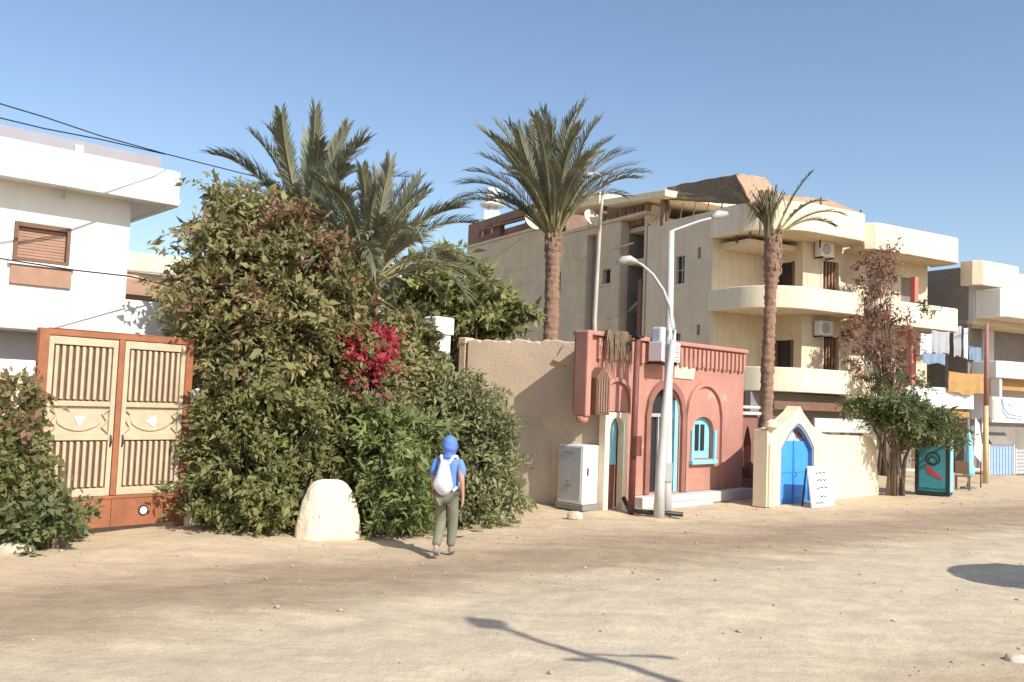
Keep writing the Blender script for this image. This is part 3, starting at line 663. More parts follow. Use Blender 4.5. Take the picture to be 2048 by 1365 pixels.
# ================================================================ CREAM WALL with blue door
BW = Fr(6.15, 21.33, 45)
def blue_wall():
    t = at(BW, 'cream_wall', 'cream wall with scalloped top around a pointed arch doorway', 'wall')
    prof = [(-.08, 1.80), (.25, 1.84), (.55, 1.92), (.85, 2.05), (1.1, 2.16), (1.3, 2.25), (1.42, 2.34), (1.5, 2.40), (1.58, 2.33), (1.7, 2.23), (1.9, 2.10), (2.15, 1.94), (2.45, 1.80), (2.8, 1.72), (3.2, 1.68), (5.2, 1.66), (5.6, 1.63), (5.85, 1.55), (6.05, 1.36), (6.12, 1.15), (6.05, .95), (6.18, .6), (6.24, .3), (6.26, 0)]
    xs = sorted(set([p[0] for p in prof] + list(np.linspace(.58, 2.30, 19)))); tp = lambda x: float(np.interp(x, [p[0] for p in prof], [p[1] for p in prof]))
    lo = dict((round(a, 6), z) for a, z in arch_pts(.58, 2.30, 1.36, 1.98, True, 18))
    lop = arch_pts(.58, 2.30, 1.36, 1.98, True, 40)
    lw = lambda x: float(np.interp(x, [p[0] for p in lop], [p[1] for p in lop]))
    b = MB()
    for x0, x1 in zip(xs, xs[1:]):
        mid = (x0 + x1) / 2; ins = .58 < mid < 2.30
        z00, z01 = (lw(x0), lw(x1)) if ins else (0, 0)
        vs = [FW(x, z, c) for c in (-.35, 0.0) for x, z in ((x0, z00), (x1, z01), (x1, tp(x1)), (x0, tp(x0)))]
        b.add(vs, [(0, 3, 2, 1), (4, 5, 6, 7), (3, 7, 6, 2), (0, 1, 5, 4)])
    for x, z0, z1 in ((-.08, 0, 1.8), (.58, 0, 1.36), (2.30, 0, 1.36)):
        b.add([FW(x, z0, -.35), FW(x, z0, 0), FW(x, z1, 0), FW(x, z1, -.35)], [(0, 1, 2, 3)])
    b.build('wall', CREAM2, t)
    P = arch_pts(.58, 2.30, 1.36, 1.98, True, 18); I = arch_pts(.66, 2.22, 1.33, 1.90, True, 18)
    b = MB(); O = [(.58, 0)] + P + [(2.30, 0)]; J = [(.66, 0)] + I + [(2.22, 0)]; vs = []; fs = []
    for (x, z), (x2, z2) in zip(O, J): vs += [FW(x, z, -.02), FW(x, z, -.12), FW(x2, z2, -.12), FW(x2, z2, -.02)]
    for q in range(len(O) - 1):
        for c in range(4): fs.append((q * 4 + c, q * 4 + (c + 1) % 4, q * 4 + 4 + (c + 1) % 4, q * 4 + 4 + c))
    b.add(vs, fs); b.build('door_frame', mat('slate_blue_frame', (.16, .22, .36), .6, .1, 4, .1), t)
    lim = [(x, z) for x, z in arch_pts(.66, 2.22, 1.33, 1.90, True, 40) if z <= 1.56]; hw_ = [p for p in lim if p[0] < 1.44]; hr = [p for p in lim if p[0] > 1.44]
    b = MB(); b.prism([(2.22, .02)] + hr[::-1] + hw_[::-1] + [(.66, .02)], -.18, -.13, FW); dd = b.build('door', BLUE, t)
    b = MB(); b.box(.74, 1.38, -.129, -.112, .12, .66); b.box(1.50, 2.14, -.129, -.112, .12, .66); b.box(.74, 1.38, -.129, -.112, .76, 1.34); b.box(1.50, 2.14, -.129, -.112, .76, 1.34); b.box(1.42, 1.46, -.129, -.10, .02, 1.555); b.build('door_panel', BLUE, dd, bevel=.01)
    b = MB(); b.tube([(1.5, .10, .66), (1.5, .05, .70), (1.5, .10, .76)], .012, 6); b.build('handle', BLACKM, dd)
    b = MB(); b.prism([(.66, 1.34)] + I[1:-1] + [(2.22, 1.34)], -.24, -.19, FW); b.build('transom_panel', mat('slate_lavender_paint', (.42, .45, .55), .7, .08, 4, .1), t)
    b = MB(); b.prism([(1.72, 1.60), (1.50, 1.85), (1.56, 1.86), (1.95, 1.66), (1.92, 1.60)], -.189, -.17, FW); b.build('transom_trim', DSHUT, t)
    b = MB(); b.box(-.02, .10, .002, .05, 0, 1.5); b.box(.16, .24, .002, .035, 0, 1.28); b.lathe([(.08, -.05), (.17, .02), (.13, .14), (.02, .2)], (.06, -.02, 1.86), 12); b.build('pier_moulding', CREAM2, t, bevel=.02)
blue_wall()
# leaning sign board with illegible black lines
t = at(BW, 'sign_board', 'white notice board with black lettering leaning by the blue door', 'sign', BW.f(1600, 1023, .42)[0], 0.42)
pa = [(0.0, 0.0), (1.18, -0.02), (1.26, .92), (0.16, .98)]
tilt = lambda z, o: -(.28 - .22 * z) - o          # foot further out than the head
b = MB(); b.add([(x, tilt(z, 0), z) for x, z in pa] + [(x, tilt(z, .035), z) for x, z in pa], [(0, 1, 2, 3), (7, 6, 5, 4), (0, 4, 5, 1), (1, 5, 6, 2), (2, 6, 7, 3), (3, 7, 4, 0)]); b.build('panel', METALW, t)
b = MB(); rg = random.Random(3)
for k, (z, x0, x1) in enumerate(((.83, .48, .98), (.66, .46, .98), (.48, .38, .98), (.28, .5, .8), (.14, .22, .62))):
    x = x0
    while x < x1:
        l = rg.uniform(.10, .2); pts = []
        for q in range(6):
            f_ = q / 5; pts.append((x + l * f_, tilt(z, .041), z - .035 * math.sin(f_ * math.pi) + rg.uniform(-.008, .008)))
        b.tube(pts, [.006, .014, .017, .016, .013, .005], 5); x += l + .025
b.build('lettering', BLACKM, t)
b = MB(); b.tube([(1.24, tilt(.9, -.02), .92), (1.42, -.02, 0)], .025, 6); b.tube([(.15, tilt(.9, -.02), .92), (.2, .05, 0)], .025, 6); b.build('prop_leg', BLACKM, t)

# electricity cabinet
_c = RD.w(RD.f(1164, 1018, -.12)[0], -.12); CB = Fr(_c[0], _c[1], 45)
t = at(CB, 'utility_cabinet', 'white metal utility cabinet standing on a dark plinth by the tan wall', 'cabinet', 0, 0, 0)
b = MB(); b.box(0, .50, -.72, 0, .12, 1.38); b.build('cabinet_body', METALW, t, bevel=.03)
b = MB(); b.box(-.03, .53, -.74, .04, 0, .118); b.build('plinth', GREYW, t, bevel=.01)
b = MB(); b.box(.04, .46, .002, .02, .18, 1.34); d_ = b.build('door', METALW, t, bevel=.006)
b = MB(); b.box(.10, .13, .021, .045, .74, .9); b.build('handle', BLACKM, d_)
b = MB(); b.box(-.018, -.002, -.68, -.06, .2, 1.33); sp = b.build('lighting_tone_panel', METALG, t, bevel=.006)  # grey panel paints the shade of this side onto the white cabinet
b = MB(); b.box(-.03, -.019, -.55, -.25, 1.2, 1.22); b.box(-.03, -.019, -.5, -.3, .5, .52); b.tube([(-.03, .36, .72), (-.05, .38, .62), (-.03, .44, .56)], .01, 5); b.build('side_grip', GREYW, sp)

# ================================================================ ANNEX: mud-plastered house with roof terrace
MN = Fr(8.97, 31, 60)
AN = Fr(*MN.w(-.05, -7.05)[:2], 60)
def annex():
    t = at(AN, 'mud_plaster_house', 'rough mud plastered house with a shaded roof terrace and tiny windows behind the pink building', 'house')
    l = lambda px, py, k=0.0: AN.l(px, py, k)
    win = []
    for (px, py, hw, hh) in ((1117, 562, .17, .44), (1212, 553, .30, .32)):
        w, z = l(px, py); win.append((w - hw, w + hw, z - hh, z + hh))
    bay = (l(1240, 500)[0], l(1287, 500)[0]); gap = (l(1174, 470)[0], l(1193, 470)[0])
    wl, wm = l(936, 450)[0], l(1115, 450)[0]; zl = l(1000, 480)[1]; zr = l(1200, 452)[1]
    b = MB(); b.wall(wl, wm, 0, zl, 0, .5, win, left=True); b.wall(wm, bay[0], 0, zr, 0, .5, win + [(gap[0], gap[1], 3, zr - .3)], left=True)
    b.wall(bay[1], 0, 0, zr, 0, .5, left=True); b.box(.502, 6, wl, wl + .4, 0, zl - .1); b.box(.502, 6, wl + .4, -.4, zr - .5, zr - .3); b.box(.502, 6, -.4, 0, 0, zr)
    b.build('wall', MUD, t, bevel=.04)
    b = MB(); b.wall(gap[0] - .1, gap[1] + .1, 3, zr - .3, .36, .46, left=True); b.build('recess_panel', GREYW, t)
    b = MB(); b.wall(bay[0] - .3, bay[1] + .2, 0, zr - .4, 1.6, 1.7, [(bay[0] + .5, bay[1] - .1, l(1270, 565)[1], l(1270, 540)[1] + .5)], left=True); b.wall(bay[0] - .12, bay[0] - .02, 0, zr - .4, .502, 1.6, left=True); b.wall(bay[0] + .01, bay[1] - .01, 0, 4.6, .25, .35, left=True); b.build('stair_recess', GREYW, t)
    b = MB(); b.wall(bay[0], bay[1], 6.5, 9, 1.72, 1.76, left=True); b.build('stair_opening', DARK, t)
    b = MB(); b.prism([(bay[0], l(1240, 625)[1]), (bay[1], l(1285, 580)[1]), (bay[1], l(1285, 573)[1]), (bay[0], l(1240, 618)[1])], .5, 1.58, LW); b.build('stair_flight', GREYW, t)
    b = MB(); b.box(-.04, .4, bay[1] - .26, bay[1] - .02, 4.6, l(1284, 558)[1]); b.build('red_pillar', MPOLE, t, bevel=.01)
    for (a0, a1, z0, z1) in win:
        b = MB(); b.wall(a0 - .05, a1 + .05, z0 - .05, z1 + .05, .26, .32, left=True); w_ = b.build('window', GLASS, t)
        b = MB(); b.wall(a0 - .08, a1 + .08, z0 - .12, z0 - .02, -.07, .2, left=True); b.build('sill', MUD, w_, bevel=.01)
    for z, a0, a1 in ((zl, wl, wm), (zr, wm, 0)):
        b = MB(); b.wall(a0, a1, z + .002, z + .16, -.08, .5, left=True); b.build('ledge', MUD, t, bevel=.05)
    for (p, q) in (((1010, 546), (1055, 538)), ((1040, 570), (1066, 566)), ((990, 515), (1045, 478)), ((1212, 505), (1268, 488)), ((1150, 520), (1172, 518)), ((1212, 640), (1236, 632))):
        a, z = l(*p); a2, z2 = l(*q); b = MB(); b.prism([(a, z), (a2, z2), (a2, z2 + .07), (a, z + .07)], -.05, -.002, LW); b.build('plaster_ridge', MUD, t, bevel=.015)
    a0 = l(938, 430, .3)[0]; a1 = l(1068, 430, .3)[0]; zt = l(945, 427, .3)[1]; zt2 = l(1065, 432, .3)[1]; zt = min(zt, zt2 + .6)
    w1, w2, w3, w4 = (l(x, 450, .3)[0] for x in (958, 985, 1000, 1050))
    b = MB(); b.wall(a0, a1, zl + .162, zt, .3, .6, [(w1, w2, zl + .6, zt - .4), (w3, w4, zl + .17, zt - .45)], left=True); b.box(.61, 4.5, a1 - .3, a1, zl - .3, zt); b.box(.61, 4.5, a0, a0 + .3, zl - .3, zt); b.build('roof_room', MARO, t, bevel=.03)
    b = MB(); b.wall(a0 + .31, a1 - .31, zl - .2, zt - .05, 2.4, 2.5, left=True); b.build('roof_room_back', MARO, t)
    def slab(A, zA, B, zB, x0, x1, dz, h, nm, m):
        b = MB(); b.add([(x, -w, z + d + (dz if x == x1 else 0)) for x in (x0, x1) for (w, z) in ((A, zA), (B, zB)) for d in (0, h)], [(0, 2, 3, 1), (4, 5, 7, 6), (0, 1, 5, 4), (2, 6, 7, 3), (1, 3, 7, 5), (0, 4, 6, 2)]); b.build(nm, m, t, bevel=.03)
    slab(l(958, 462, -.2)[0], l(958, 462, -.2)[1], l(1062, 434, -.2)[0], l(1062, 434, -.2)[1], -.2, 1.4, .5, .09, 'awning', REED)
    for pa, pb, h in (((1118, 424), (1200, 408), .55), ((1207, 412), (1332, 393), .28)):
        A, z1 = l(*pa, -.35); B_, z2 = l(*pb, -.35); slab(A, z1, B_, z2, -.4, 5.0, 0, h, 'terrace_roof', CREAM)
    b = MB(); b.wall(wm + .2, .5, zr - .3, l(1250, 402, 3)[1] - .2, 3.0, 3.1, left=True); b.build('terrace_back', GREYW, t)
    for px in (1122, 1203, 1290, 1322):
        w, z = l(px, 408); b = MB(); b.box(.05, .25, w - .1, w + .1, zr - .2 if w < 0 else 9.6, l(px, 425 - (px - 1118) * .165)[1] + .2); b.build('terrace_post', MARO, t)
    b = MB()
    for k in range(9): w = l(1216 + k * 8.4, 430)[0]; b.wall(w - .12, w + .11, zr - .2, l(1250, 412)[1], .4 + .03 * (k % 2), .46 + .03 * (k % 2), left=True)
    b.build('reed_screen', MARO, t)
annex()
def dish(px, py, k, r, label, aim=(.5, -.75, .45)):
    w, z = AN.l(px, py, k); p = AN.w(k, w, z)
    t = thing('satellite_dish', label, 'satellite dish', p, 0, 'satellite dishes on the roof terrace')
    q = Vector(aim).to_track_quat('Z', 'Y').to_matrix()
    b = MB(); pr = [(.01, -.02)] + [(r * i / 8, .32 * r * (i / 8) ** 2) for i in range(1, 9)] + [(r * 1.02, .34 * r), (r * .97, .33 * r)] + [(r * i / 8, .32 * r * (i / 8) ** 2 + .025) for i in range(7, 0, -1)]
    b.lathe(pr, seg=24); b.v = [tuple(q @ Vector(v)) for v in b.v]; b.build('reflector', CREAM, t, True)
    b = MB(); b.tube([q @ Vector((0, -r * .8, .2 * r)), q @ Vector((0, -.1 * r, r * .95))], .015, 6); b.tube([q @ Vector((0, -.1 * r, r * .9)), q @ Vector((0, 0, r * .8))], .05, 8); b.build('feed_arm', METALG, t)
    b = MB(); b.tube([(0, 0, -.02), (-.08, .1, -.1), (-.08, .1, -.75)], .03, 6); b.build('mast', METALG, t)
dish(1064, 446, -.3, .5, 'cream satellite dish beside the palm top at the left end of the roof terrace')
dish(1181, 439, -.5, .42, 'cream satellite dish below the roof strip left of the tall hooked lamp')
dish(1308, 436, .5, .52, 'cream satellite dish at the right end of the roof terrace', (.25, -.9, .3))
w, z = AN.l(985, 405, 1.2); t = thing('water_tank', 'white water tank on a stand on the roof of the mud plastered house', 'water tank', AN.w(1.2, w, z - .15))
MB().lathe([(.02, .0), (.42, .02), (.46, .3), (.44, .80), (.38, .92), (.24, .98), (.02, 1.0)], seg=24).build('tank', METALW, t, True)
b = MB(); b.lathe([(.70, -.10), (.74, -.04), (.55, .10), (.48, .14)], seg=20); b.build('rim', METALW, t)
b = MB(); b.box(-.45, .45, -.45, .45, -1.3, -.42); b.build('stand_block', WHITE, t, bevel=.03)
for sx in (-.22, .22):
    for sy in (-.22, .22): MB().tube([(sx, sy, -.42), (sx, sy, -.06)], .04, 6).build('stand_leg', METALG, t)

# ================================================================ MAIN APARTMENT BUILDING
def apartment():
    t = at(MN, 'apartment_building', 'three storey cream apartment building with rounded corner balconies', 'building')
    Z = (2.93, 5.88, 8.66)
    def rounded(s_end, w_start, r=1.9, r2=.7, s0=0.0):
        P = [(s0, w_start)]
        for i in range(19): q = math.pi + (-math.pi / 2) * i / 18; P.append((s0 + r + r * math.cos(q), -r + r * math.sin(q)))
        for i in range(11): q = math.pi / 2 - math.pi / 2 * i / 10; P.append((s_end - r2 + r2 * math.cos(q), -r2 + r2 * math.sin(q)))
        P.append((s_end, -1.28)); return P
    # walls
    lw = lambda px, py: MN.l(px, py)
    wins = []
    for px, py, hw, hh in ((1360, 540, .26, .55), (1398, 506, .09, .22), (1396, 660, .09, .2), (1352, 690, .24, .45)):
        a, z = lw(px, py); wins.append((a - hw, a + hw, z - hh, z + hh))
        b = MB(); b.wall(-7.0, -3.08, 0, 9.72, 0, .35, wins, left=True); b.box(.352, 2.88, -7.0, -6.7, 0, 9.7); b.box(.352, 2.88, -3.43, -3.08, 0, 8.70)
    b.wall(-3.08, -1.3, 0, 8.70, 2.9, 3.15, [(-2.55, -1.75, 3.05, 4.95), (-2.55, -1.75, 6.0, 7.95)], left=True)
    dx = MN.f(1645, 520, -1.3)[0]; d2 = MN.f(1668, 520, -1.3)[0]
    doors = [(dx, d2 + .25, 6.0, 8.05), (dx + .1, d2 + .3, 3.05, 5.15)]
    b.wall(3.152, 10.3, 0, 8.70, -1.55, -1.30, doors + [(6.6, 7.4, 6.3, 7.9), (8.6, 9.5, 6.0, 7.9), (6.4, 7.3, 3.6, 5.0), (8.5, 9.6, 3.0, 5.0), (5.6, 6.4, .1, 2.2), (7.2, 9.6, .1, 2.4)])
    b.box(9.95, 10.3, -8, -1.552, 0, 8.64); b.build('wall', BEIGE, t, bevel=.015)
    b = MB(); b.box(.4, 9.9, -9, -1.6, 8.3, 8.5); b.build('roof_slab', BEIGE, t)
    for (a0, a1, z0, z1) in wins:
        b = MB(); b.wall(a0 - .04, a1 + .04, z0 - .04, z1 + .04, .16, .2, left=True); w_ = b.build('window', GLASS, t)
        if a1 - a0 > .4:
            b = MB(); b.wall(a0 - .01, a1 + .01, (z0 + z1) / 2 - .02, (z0 + z1) / 2 + .02, .13, .158, left=True); b.wall((a0 + a1) / 2 - .02, (a0 + a1) / 2 + .02, z0, z1, .128, .158, left=True); b.build('window_bar', METALG, w_)
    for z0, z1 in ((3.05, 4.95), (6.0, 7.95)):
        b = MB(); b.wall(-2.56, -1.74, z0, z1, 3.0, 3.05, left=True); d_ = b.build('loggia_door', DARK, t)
        b = MB(); b.wall(-2.6, -2.5, z0, z1, 2.86, 2.96, left=True); b.wall(-1.8, -1.7, z0, z1, 2.86, 2.96, left=True); b.build('door_frame', DSHUT, d_)
    for a0, a1, z0, z1 in doors:
        b = MB(); b.wall(a0 - .02, a1 + .02, z0, z1, -1.45, -1.40); d_ = b.build('balcony_door', SHUT, t)
        b = MB()
        for k in range(5): x = a0 + (a1 - a0) * k / 5; b.box(x + .02, x + .06, -1.398, -1.34, z0, z1)
        b.build('door_slat', DSHUT, d_)
        b = MB(); b.box(a0 - .08, a0 - .002, -1.298, -1.26, z0, z1 + .08); b.box(a1 + .002, a1 + .08, -1.298, -1.26, z0, z1 + .08); b.box(a0, a1, -1.298, -1.26, z1 + .002, z1 + .08); b.build('door_frame', CREAM, d_)
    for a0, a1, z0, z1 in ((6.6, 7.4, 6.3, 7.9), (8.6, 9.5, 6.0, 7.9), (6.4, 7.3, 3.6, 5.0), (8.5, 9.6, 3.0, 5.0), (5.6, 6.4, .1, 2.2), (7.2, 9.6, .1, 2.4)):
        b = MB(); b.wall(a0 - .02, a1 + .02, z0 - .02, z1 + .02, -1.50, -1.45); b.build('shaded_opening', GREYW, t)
    # balconies of the corner bay and of the right bay
    for i, (z, h) in enumerate(zip(Z, (.86, .80, 1.05))):
        P = rounded(4.95, -3.1 if i else -2.9)
        b = MB(); b.strip(P, z, z + h, -.14); smooth_by(b.build('balcony', CREAM, t, True, bevel=.03))
        Q = [(a + .02 if a < .5 else a, w - .02) for a, w in P] + [(3.0, -1.32), (3.0, -3.0)]
        b = MB(); b.prism(Q, z + .02, z + .16, lambda a, w, c: (a, -w, c)); b.build('balcony_floor', BEIGE, t)
        if i:
            b = MB(); b.strip([(5.10, -.9), (5.12, -.25), (5.3, -.06), (5.6, 0), (6.6, 0), (6.72, -.04), (7.0, .02), (10.1, .02), (10.3, -.1), (10.36, -.35), (10.36, -1.28)], z - .2, z + .78 + (.04 if i == 2 else -.05), -.14); b.build('balcony', CREAM, t, bevel=.03)
            b = MB(); b.box(5.14, 10.2, -1.29, -.16, z - .18, z - .05); b.build('balcony_floor', BEIGE, t)
    b = MB(); b.box(5.2, 10.3, -1.29, .2, 2.55, 2.68); b.build('shop_ceiling', BEIGE, t)
    b = MB(); b.box(6.7, 10.95, .21, .35, 2.60, 3.40); b.build('shop_fascia', METALW, t, bevel=.02)
    b = MB(); b.box(7.6, 10.9, .10, .2, 2.22, 2.598); b.build('shop_valance', OCHRE, t, bevel=.01)
    # red posts on the gallery
    for s, z0, z1 in ((8.05, 6.5, 7.72), (7.9, 3.42, 5.62)):
        b = MB(); b.box(s - .10, s + .12, -.42, -.2, z0, z1); b.build('red_post', REDP, t, bevel=.01)
    # ground floor of the corner bay: dark shop front and beams
    b = MB(); b.box(0.3, 5.0, -.3, -.12, 2.3, 2.6); b.build('ground_beam', DSHUT, t, bevel=.01)
    b = MB(); b.box(0.05, 5.0, -1.28, -1.0, 0, 2.9); b.build('ground_wall', GREYW, t)
    b = MB(); b.box(2.2, 5.6, -.1, .0, 1.55, 2.05); b.build('ground_panel', CONC, t, bevel=.02)
apartment()
def aircon(px, py, w, label):
    s, z = MN.f(px, py, w); t = at(MN, 'air_conditioner', label, 'air conditioner', s, w, z, 'air conditioners on the balconies')
    b = MB(); b.box(-.36, .36, .06, .38, -.28, .28); b.build('case', METALW, t, bevel=.03)
    b = MB(); b.lathe([(.20, 0), (.21, .02), (.18, .03), (.05, .02), (.02, .03)], seg=20); b.v = [(x - .08, -(.382 + z), y) for x, y, z in b.v]; b.build('fan_grille', METALG, t)
    b = MB(); b.box(-.3, -.26, 0, .4, -.34, -.29); b.box(.26, .30, 0, .4, -.34, -.29); b.build('bracket', BLACKM, t)
aircon(1640, 502, -1.3, 'white air conditioner on the wall under the top balcony')
aircon(1638, 658, -1.3, 'white air conditioner on the wall under the middle balcony')
# roof shelter of reed mats
def shelter():
    t = at(MN, 'roof_shelter', 'sagging brown reed mat shelter on the roof of the apartment building', 'shelter', 0, 0, 8.5)
    rg = random.Random(5)
    def sheet(c, nu, nv, sag, th, nm, m):
        c = [Vector(p) for p in c]; vs = []; fs = []
        for dz in (0, -th):
            for j in range(nv + 1):
                for i in range(nu + 1):
                    a, b_ = i / nu, j / nv
                    p = c[0].lerp(c[1], a).lerp(c[3].lerp(c[2], a), b_); p = p + Vector((rg.uniform(-.02, .02), rg.uniform(-.03, .03), dz - sag * math.sin(a * math.pi) * math.sin(b_ * math.pi) + .05 * noise.noise((a * 6, b_ * 4, 1))))
                    vs.append(p)
        N = (nu + 1) * (nv + 1); ix = lambda i, j, k: k * N + j * (nu + 1) + i
        for j in range(nv):
            for i in range(nu):
                fs += [(ix(i, j, 0), ix(i + 1, j, 0), ix(i + 1, j + 1, 0), ix(i, j + 1, 0)), (ix(i, j, 1), ix(i, j + 1, 1), ix(i + 1, j + 1, 1), ix(i + 1, j, 1))]
        for i in range(nu): fs += [(ix(i, 0, 0), ix(i, 0, 1), ix(i + 1, 0, 1), ix(i + 1, 0, 0)), (ix(i, nv, 0), ix(i + 1, nv, 0), ix(i + 1, nv, 1), ix(i, nv, 1))]
        for j in range(nv): fs += [(ix(0, j, 0), ix(0, j + 1, 0), ix(0, j + 1, 1), ix(0, j, 1)), (ix(nu, j, 0), ix(nu, j, 1), ix(nu, j + 1, 1), ix(nu, j + 1, 0))]
        MB().add(vs, fs).build(nm, m, t)
    def L(px, py, k): w, z = MN.l(px, py, k); return (k, -w, z - 8.5)
    def Fp(px, py, w): s, z = MN.f(px, py, w); return (s, -w, z - 8.5)
    a, b_, c, d = L(1336, 374, .3), L(1474, 348, .3), L(1500, 404, .1), L(1440, 408, .1); e = L(1333, 395, .1)
    sheet([e, (c[0], c[1], c[2] - .05), b_, a], 14, 5, .12, .09, 'reed_mat', REED)
    r0, r1 = Fp(1472, 347, -1.6), Fp(1530, 350, -1.6); 
    sheet([Fp(1500, 402, -.4), Fp(1572, 402, -.4), Fp(1528, 354, -1.8), Fp(1472, 348, -1.8)], 12, 6, .05, .07, 'tarpaulin', TARP)
    sheet([Fp(1560, 414, -.6), Fp(1722, 426, -.6), Fp(1655, 398, -2.2), Fp(1550, 390, -2.2)], 14, 5, .1, .07, 'reed_roof', TARP)
    b = MB()
    for (x, y, z) in (e, a, b_, c, Fp(1520, 380, -.6), Fp(1640, 395, -.8), Fp(1720, 420, -.8)): MB().tube([(x + .05, y, -.1), (x + .05, y, z)], .04, 6).build('post', DSHUT, t)
    b = MB()
    for k in range(7): x = e[1] + (c[1] - e[1]) * k / 6; b.tube([(.1, x, .9 + .1 * math.sin(k)), (.25, x * .98, 1.9)], [.03, .02], 5)
    b.build('pole_lattice', DSHUT, t)
shelter()

# laundry and cloths under the right bay
def cloth(px0, px1, py0, py1, m, label, w=.12, seed=0, name='hanging_cloth', group='washing hung under the balcony'):
    s0, z0 = MN.f(px0, py1, w); s1, z1 = MN.f(px1, py0, w); rg = random.Random(seed)
    t = at(MN, name, label, 'cloth', s0, w, z0, group); W_ = s1 - s0; H = z1 - z0; n = 18; vs = []; fs = []
    for k in range(2):
        for j in range(9):
            for i in range(n + 1):
                a, c = i / n, j / 8
                y = .05 * math.sin(a * 17 + seed) * (1 - .5 * c) + .02 * math.sin(a * 41) + k * .012
                vs.append((a * W_ + .015 * math.sin(c * 9 + a * 5), y, c * H + (.05 * math.sin(a * 8 + seed) * (1 - c)) - .04 * math.sin(a * math.pi) * c))
    N = 9 * (n + 1)
    for k in range(2):
        for j in range(8):
            for i in range(n): o = k * N + j * (n + 1) + i; fs.append((o, o + 1, o + n + 2, o + n + 1))
    MB().add(vs, fs).build('cloth', m, t, True); return t
cloth(1842, 1862, 668, 712, CLOTHW, 'narrow white cloth hanging first from the left under the balcony', seed=1)
cloth(1864, 1899, 664, 706, CLOTHG, 'pale grey cloth hanging between the white cloth and the corner', seed=2)
cloth(1846, 1892, 708, 726, CLOTHB, 'slate blue cloth hanging below the white and grey washing', w=.3, seed=3)
cloth(1906, 1924, 652, 712, CLOTHG, 'long grey striped cloth hanging right of the balcony corner', w=-.3, seed=4)
cloth(1926, 1936, 656, 716, CLOTHW, 'thin white cloth hanging next to the slate blue sheet', w=-.3, seed=5)
cloth(1938, 1962, 694, 722, CLOTHB, 'slate blue sheet hanging right beside the red and yellow pole', w=-.3, seed=6)
cloth(1898, 1966, 748, 786, OCHRE, 'wide ochre awning cloth above the shop front', w=.5, seed=7, name='awning_cloth', group='ochre awnings')
t = at(MN, 'washing_line', 'line carrying the washing under the balcony of the apartment building', 'washing line', *[MN.f(1838, 664, .12)[0], .12, MN.f(1838, 664, .12)[1]])
s1, z1 = MN.f(1966, 655, -.3); MB().tube([(0, 0, 0), ((s1 - MN.f(1838, 664, .12)[0]) / 2, .2, -.06), (s1 - MN.f(1838, 664, .12)[0], .42, z1 - MN.f(1838, 664, .12)[1])], .012, 5).build('line', BLACKM, t)

# ================================================================ NEXT BUILDING at the right edge
_p = D(1946, 980, 37); NX = Fr(_p[0], _p[1], 60)
def next_building():
    t = at(NX, 'white_apartment_house', 'white apartment house with shade-grey side wall at the right edge of the photo', 'building')
    zt = NX.l(1946, 532)[1]; f = NX.f
    b = MB(); b.wall(-9, -.25, 0, zt, 0, .25, [(-6.2, -5.4, 6.2, 7.2)], left=True); b.build('shade_toned_side_wall', GREYW, t, bevel=.03)  # shade of this side is put into the dark grey colour
    z0 = f(1960, 640)[1]; w0 = (f(1966, 600)[0], f(1986, 600)[0], f(1970, 624)[1], f(1970, 578)[1])
    b = MB(); b.wall(0, 9, z0, zt, -.25, 0, [w0]); b.wall(0, 9, 0, z0 - .2, -1.3, -1.1, [(1.0, 2.4, 4.6, 6.2), (3.2, 6, 4.3, 6.3), (.4, 2.2, .1, 2.2), (2.6, 6.5, .1, 2.3)]); b.build('wall', LAV, t, bevel=.02)
    b = MB(); b.wall(w0[0] - .03, w0[1] + .03, w0[2] - .03, w0[3] + .03, -.2, -.15); wn = b.build('window', GLASS, t)
    b = MB(); b.box((w0[0] + w0[1]) / 2 - .03, (w0[0] + w0[1]) / 2 + .03, -.149, -.1, w0[2], w0[3]); b.build('window_bar', METALG, wn)
    b = MB(); b.box(0, 9, -1.3, 0, z0 - .19, z0 - .002); b.build('upper_floor', BEIGE, t)
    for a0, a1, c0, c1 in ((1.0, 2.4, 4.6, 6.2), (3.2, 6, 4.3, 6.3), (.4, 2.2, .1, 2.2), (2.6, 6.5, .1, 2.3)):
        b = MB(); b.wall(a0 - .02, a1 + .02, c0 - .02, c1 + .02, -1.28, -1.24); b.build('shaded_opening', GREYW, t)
    a0, zz0 = f(1956, 570, .5); a1, zz1 = f(2034, 540, .5)
    b = MB(); b.strip([(a0, -.2), (a0, .3), (a0 + .15, .5), (a1 - .1, .5), (a1, .4), (a1, -.2)], zz0, zt + .12, -.12); b.build('roof_parapet', CREAM, t, bevel=.03)
    b = MB(); b.box(a0 + .13, a1 - .13, -.2, .36, zz0 + .03, zz0 + .12); b.build('roof_soffit', BEIGE, t)
    s0, y0 = f(2010, 634, 1.2); y1 = f(2012, 577, 1.2)[1]
    b = MB(); b.strip([(s0, 0.002), (s0, 1.05), (s0 + .15, 1.2), (8, 1.2)], y0, y1, -.12); b.build('balcony', WHITE, t, bevel=.03)
    b = MB(); b.box(s0 + .13, 8, .002, 1.06, y0 + .02, y0 + .14); b.build('balcony_floor', BEIGE, t)
    s0, y0 = f(2000, 756, .9); y1 = f(2000, 722, .9)[1]
    b = MB(); b.strip([(s0, -1.08), (s0, .8), (s0 + .1, .9), (8, .9)], y0, y1, -.12); b.build('balcony', WHITE, t, bevel=.03)
    b = MB(); b.box(s0 + .13, 8, -1.08, .76, y0 + .02, y0 + .12); b.build('balcony_floor', BEIGE, t)
    b = MB(); b.box(s0 + .02, s0 + .18, .5, .88, 2.7, y0); b.build('white_pier', WHITE, t, bevel=.01)
    b = MB(); sa, za = f(2010, 780, .8); b.box(sa, 8, .55, .62, za, y0 - .02); b.build('ochre_blind', OCHRE, t)
next_building()
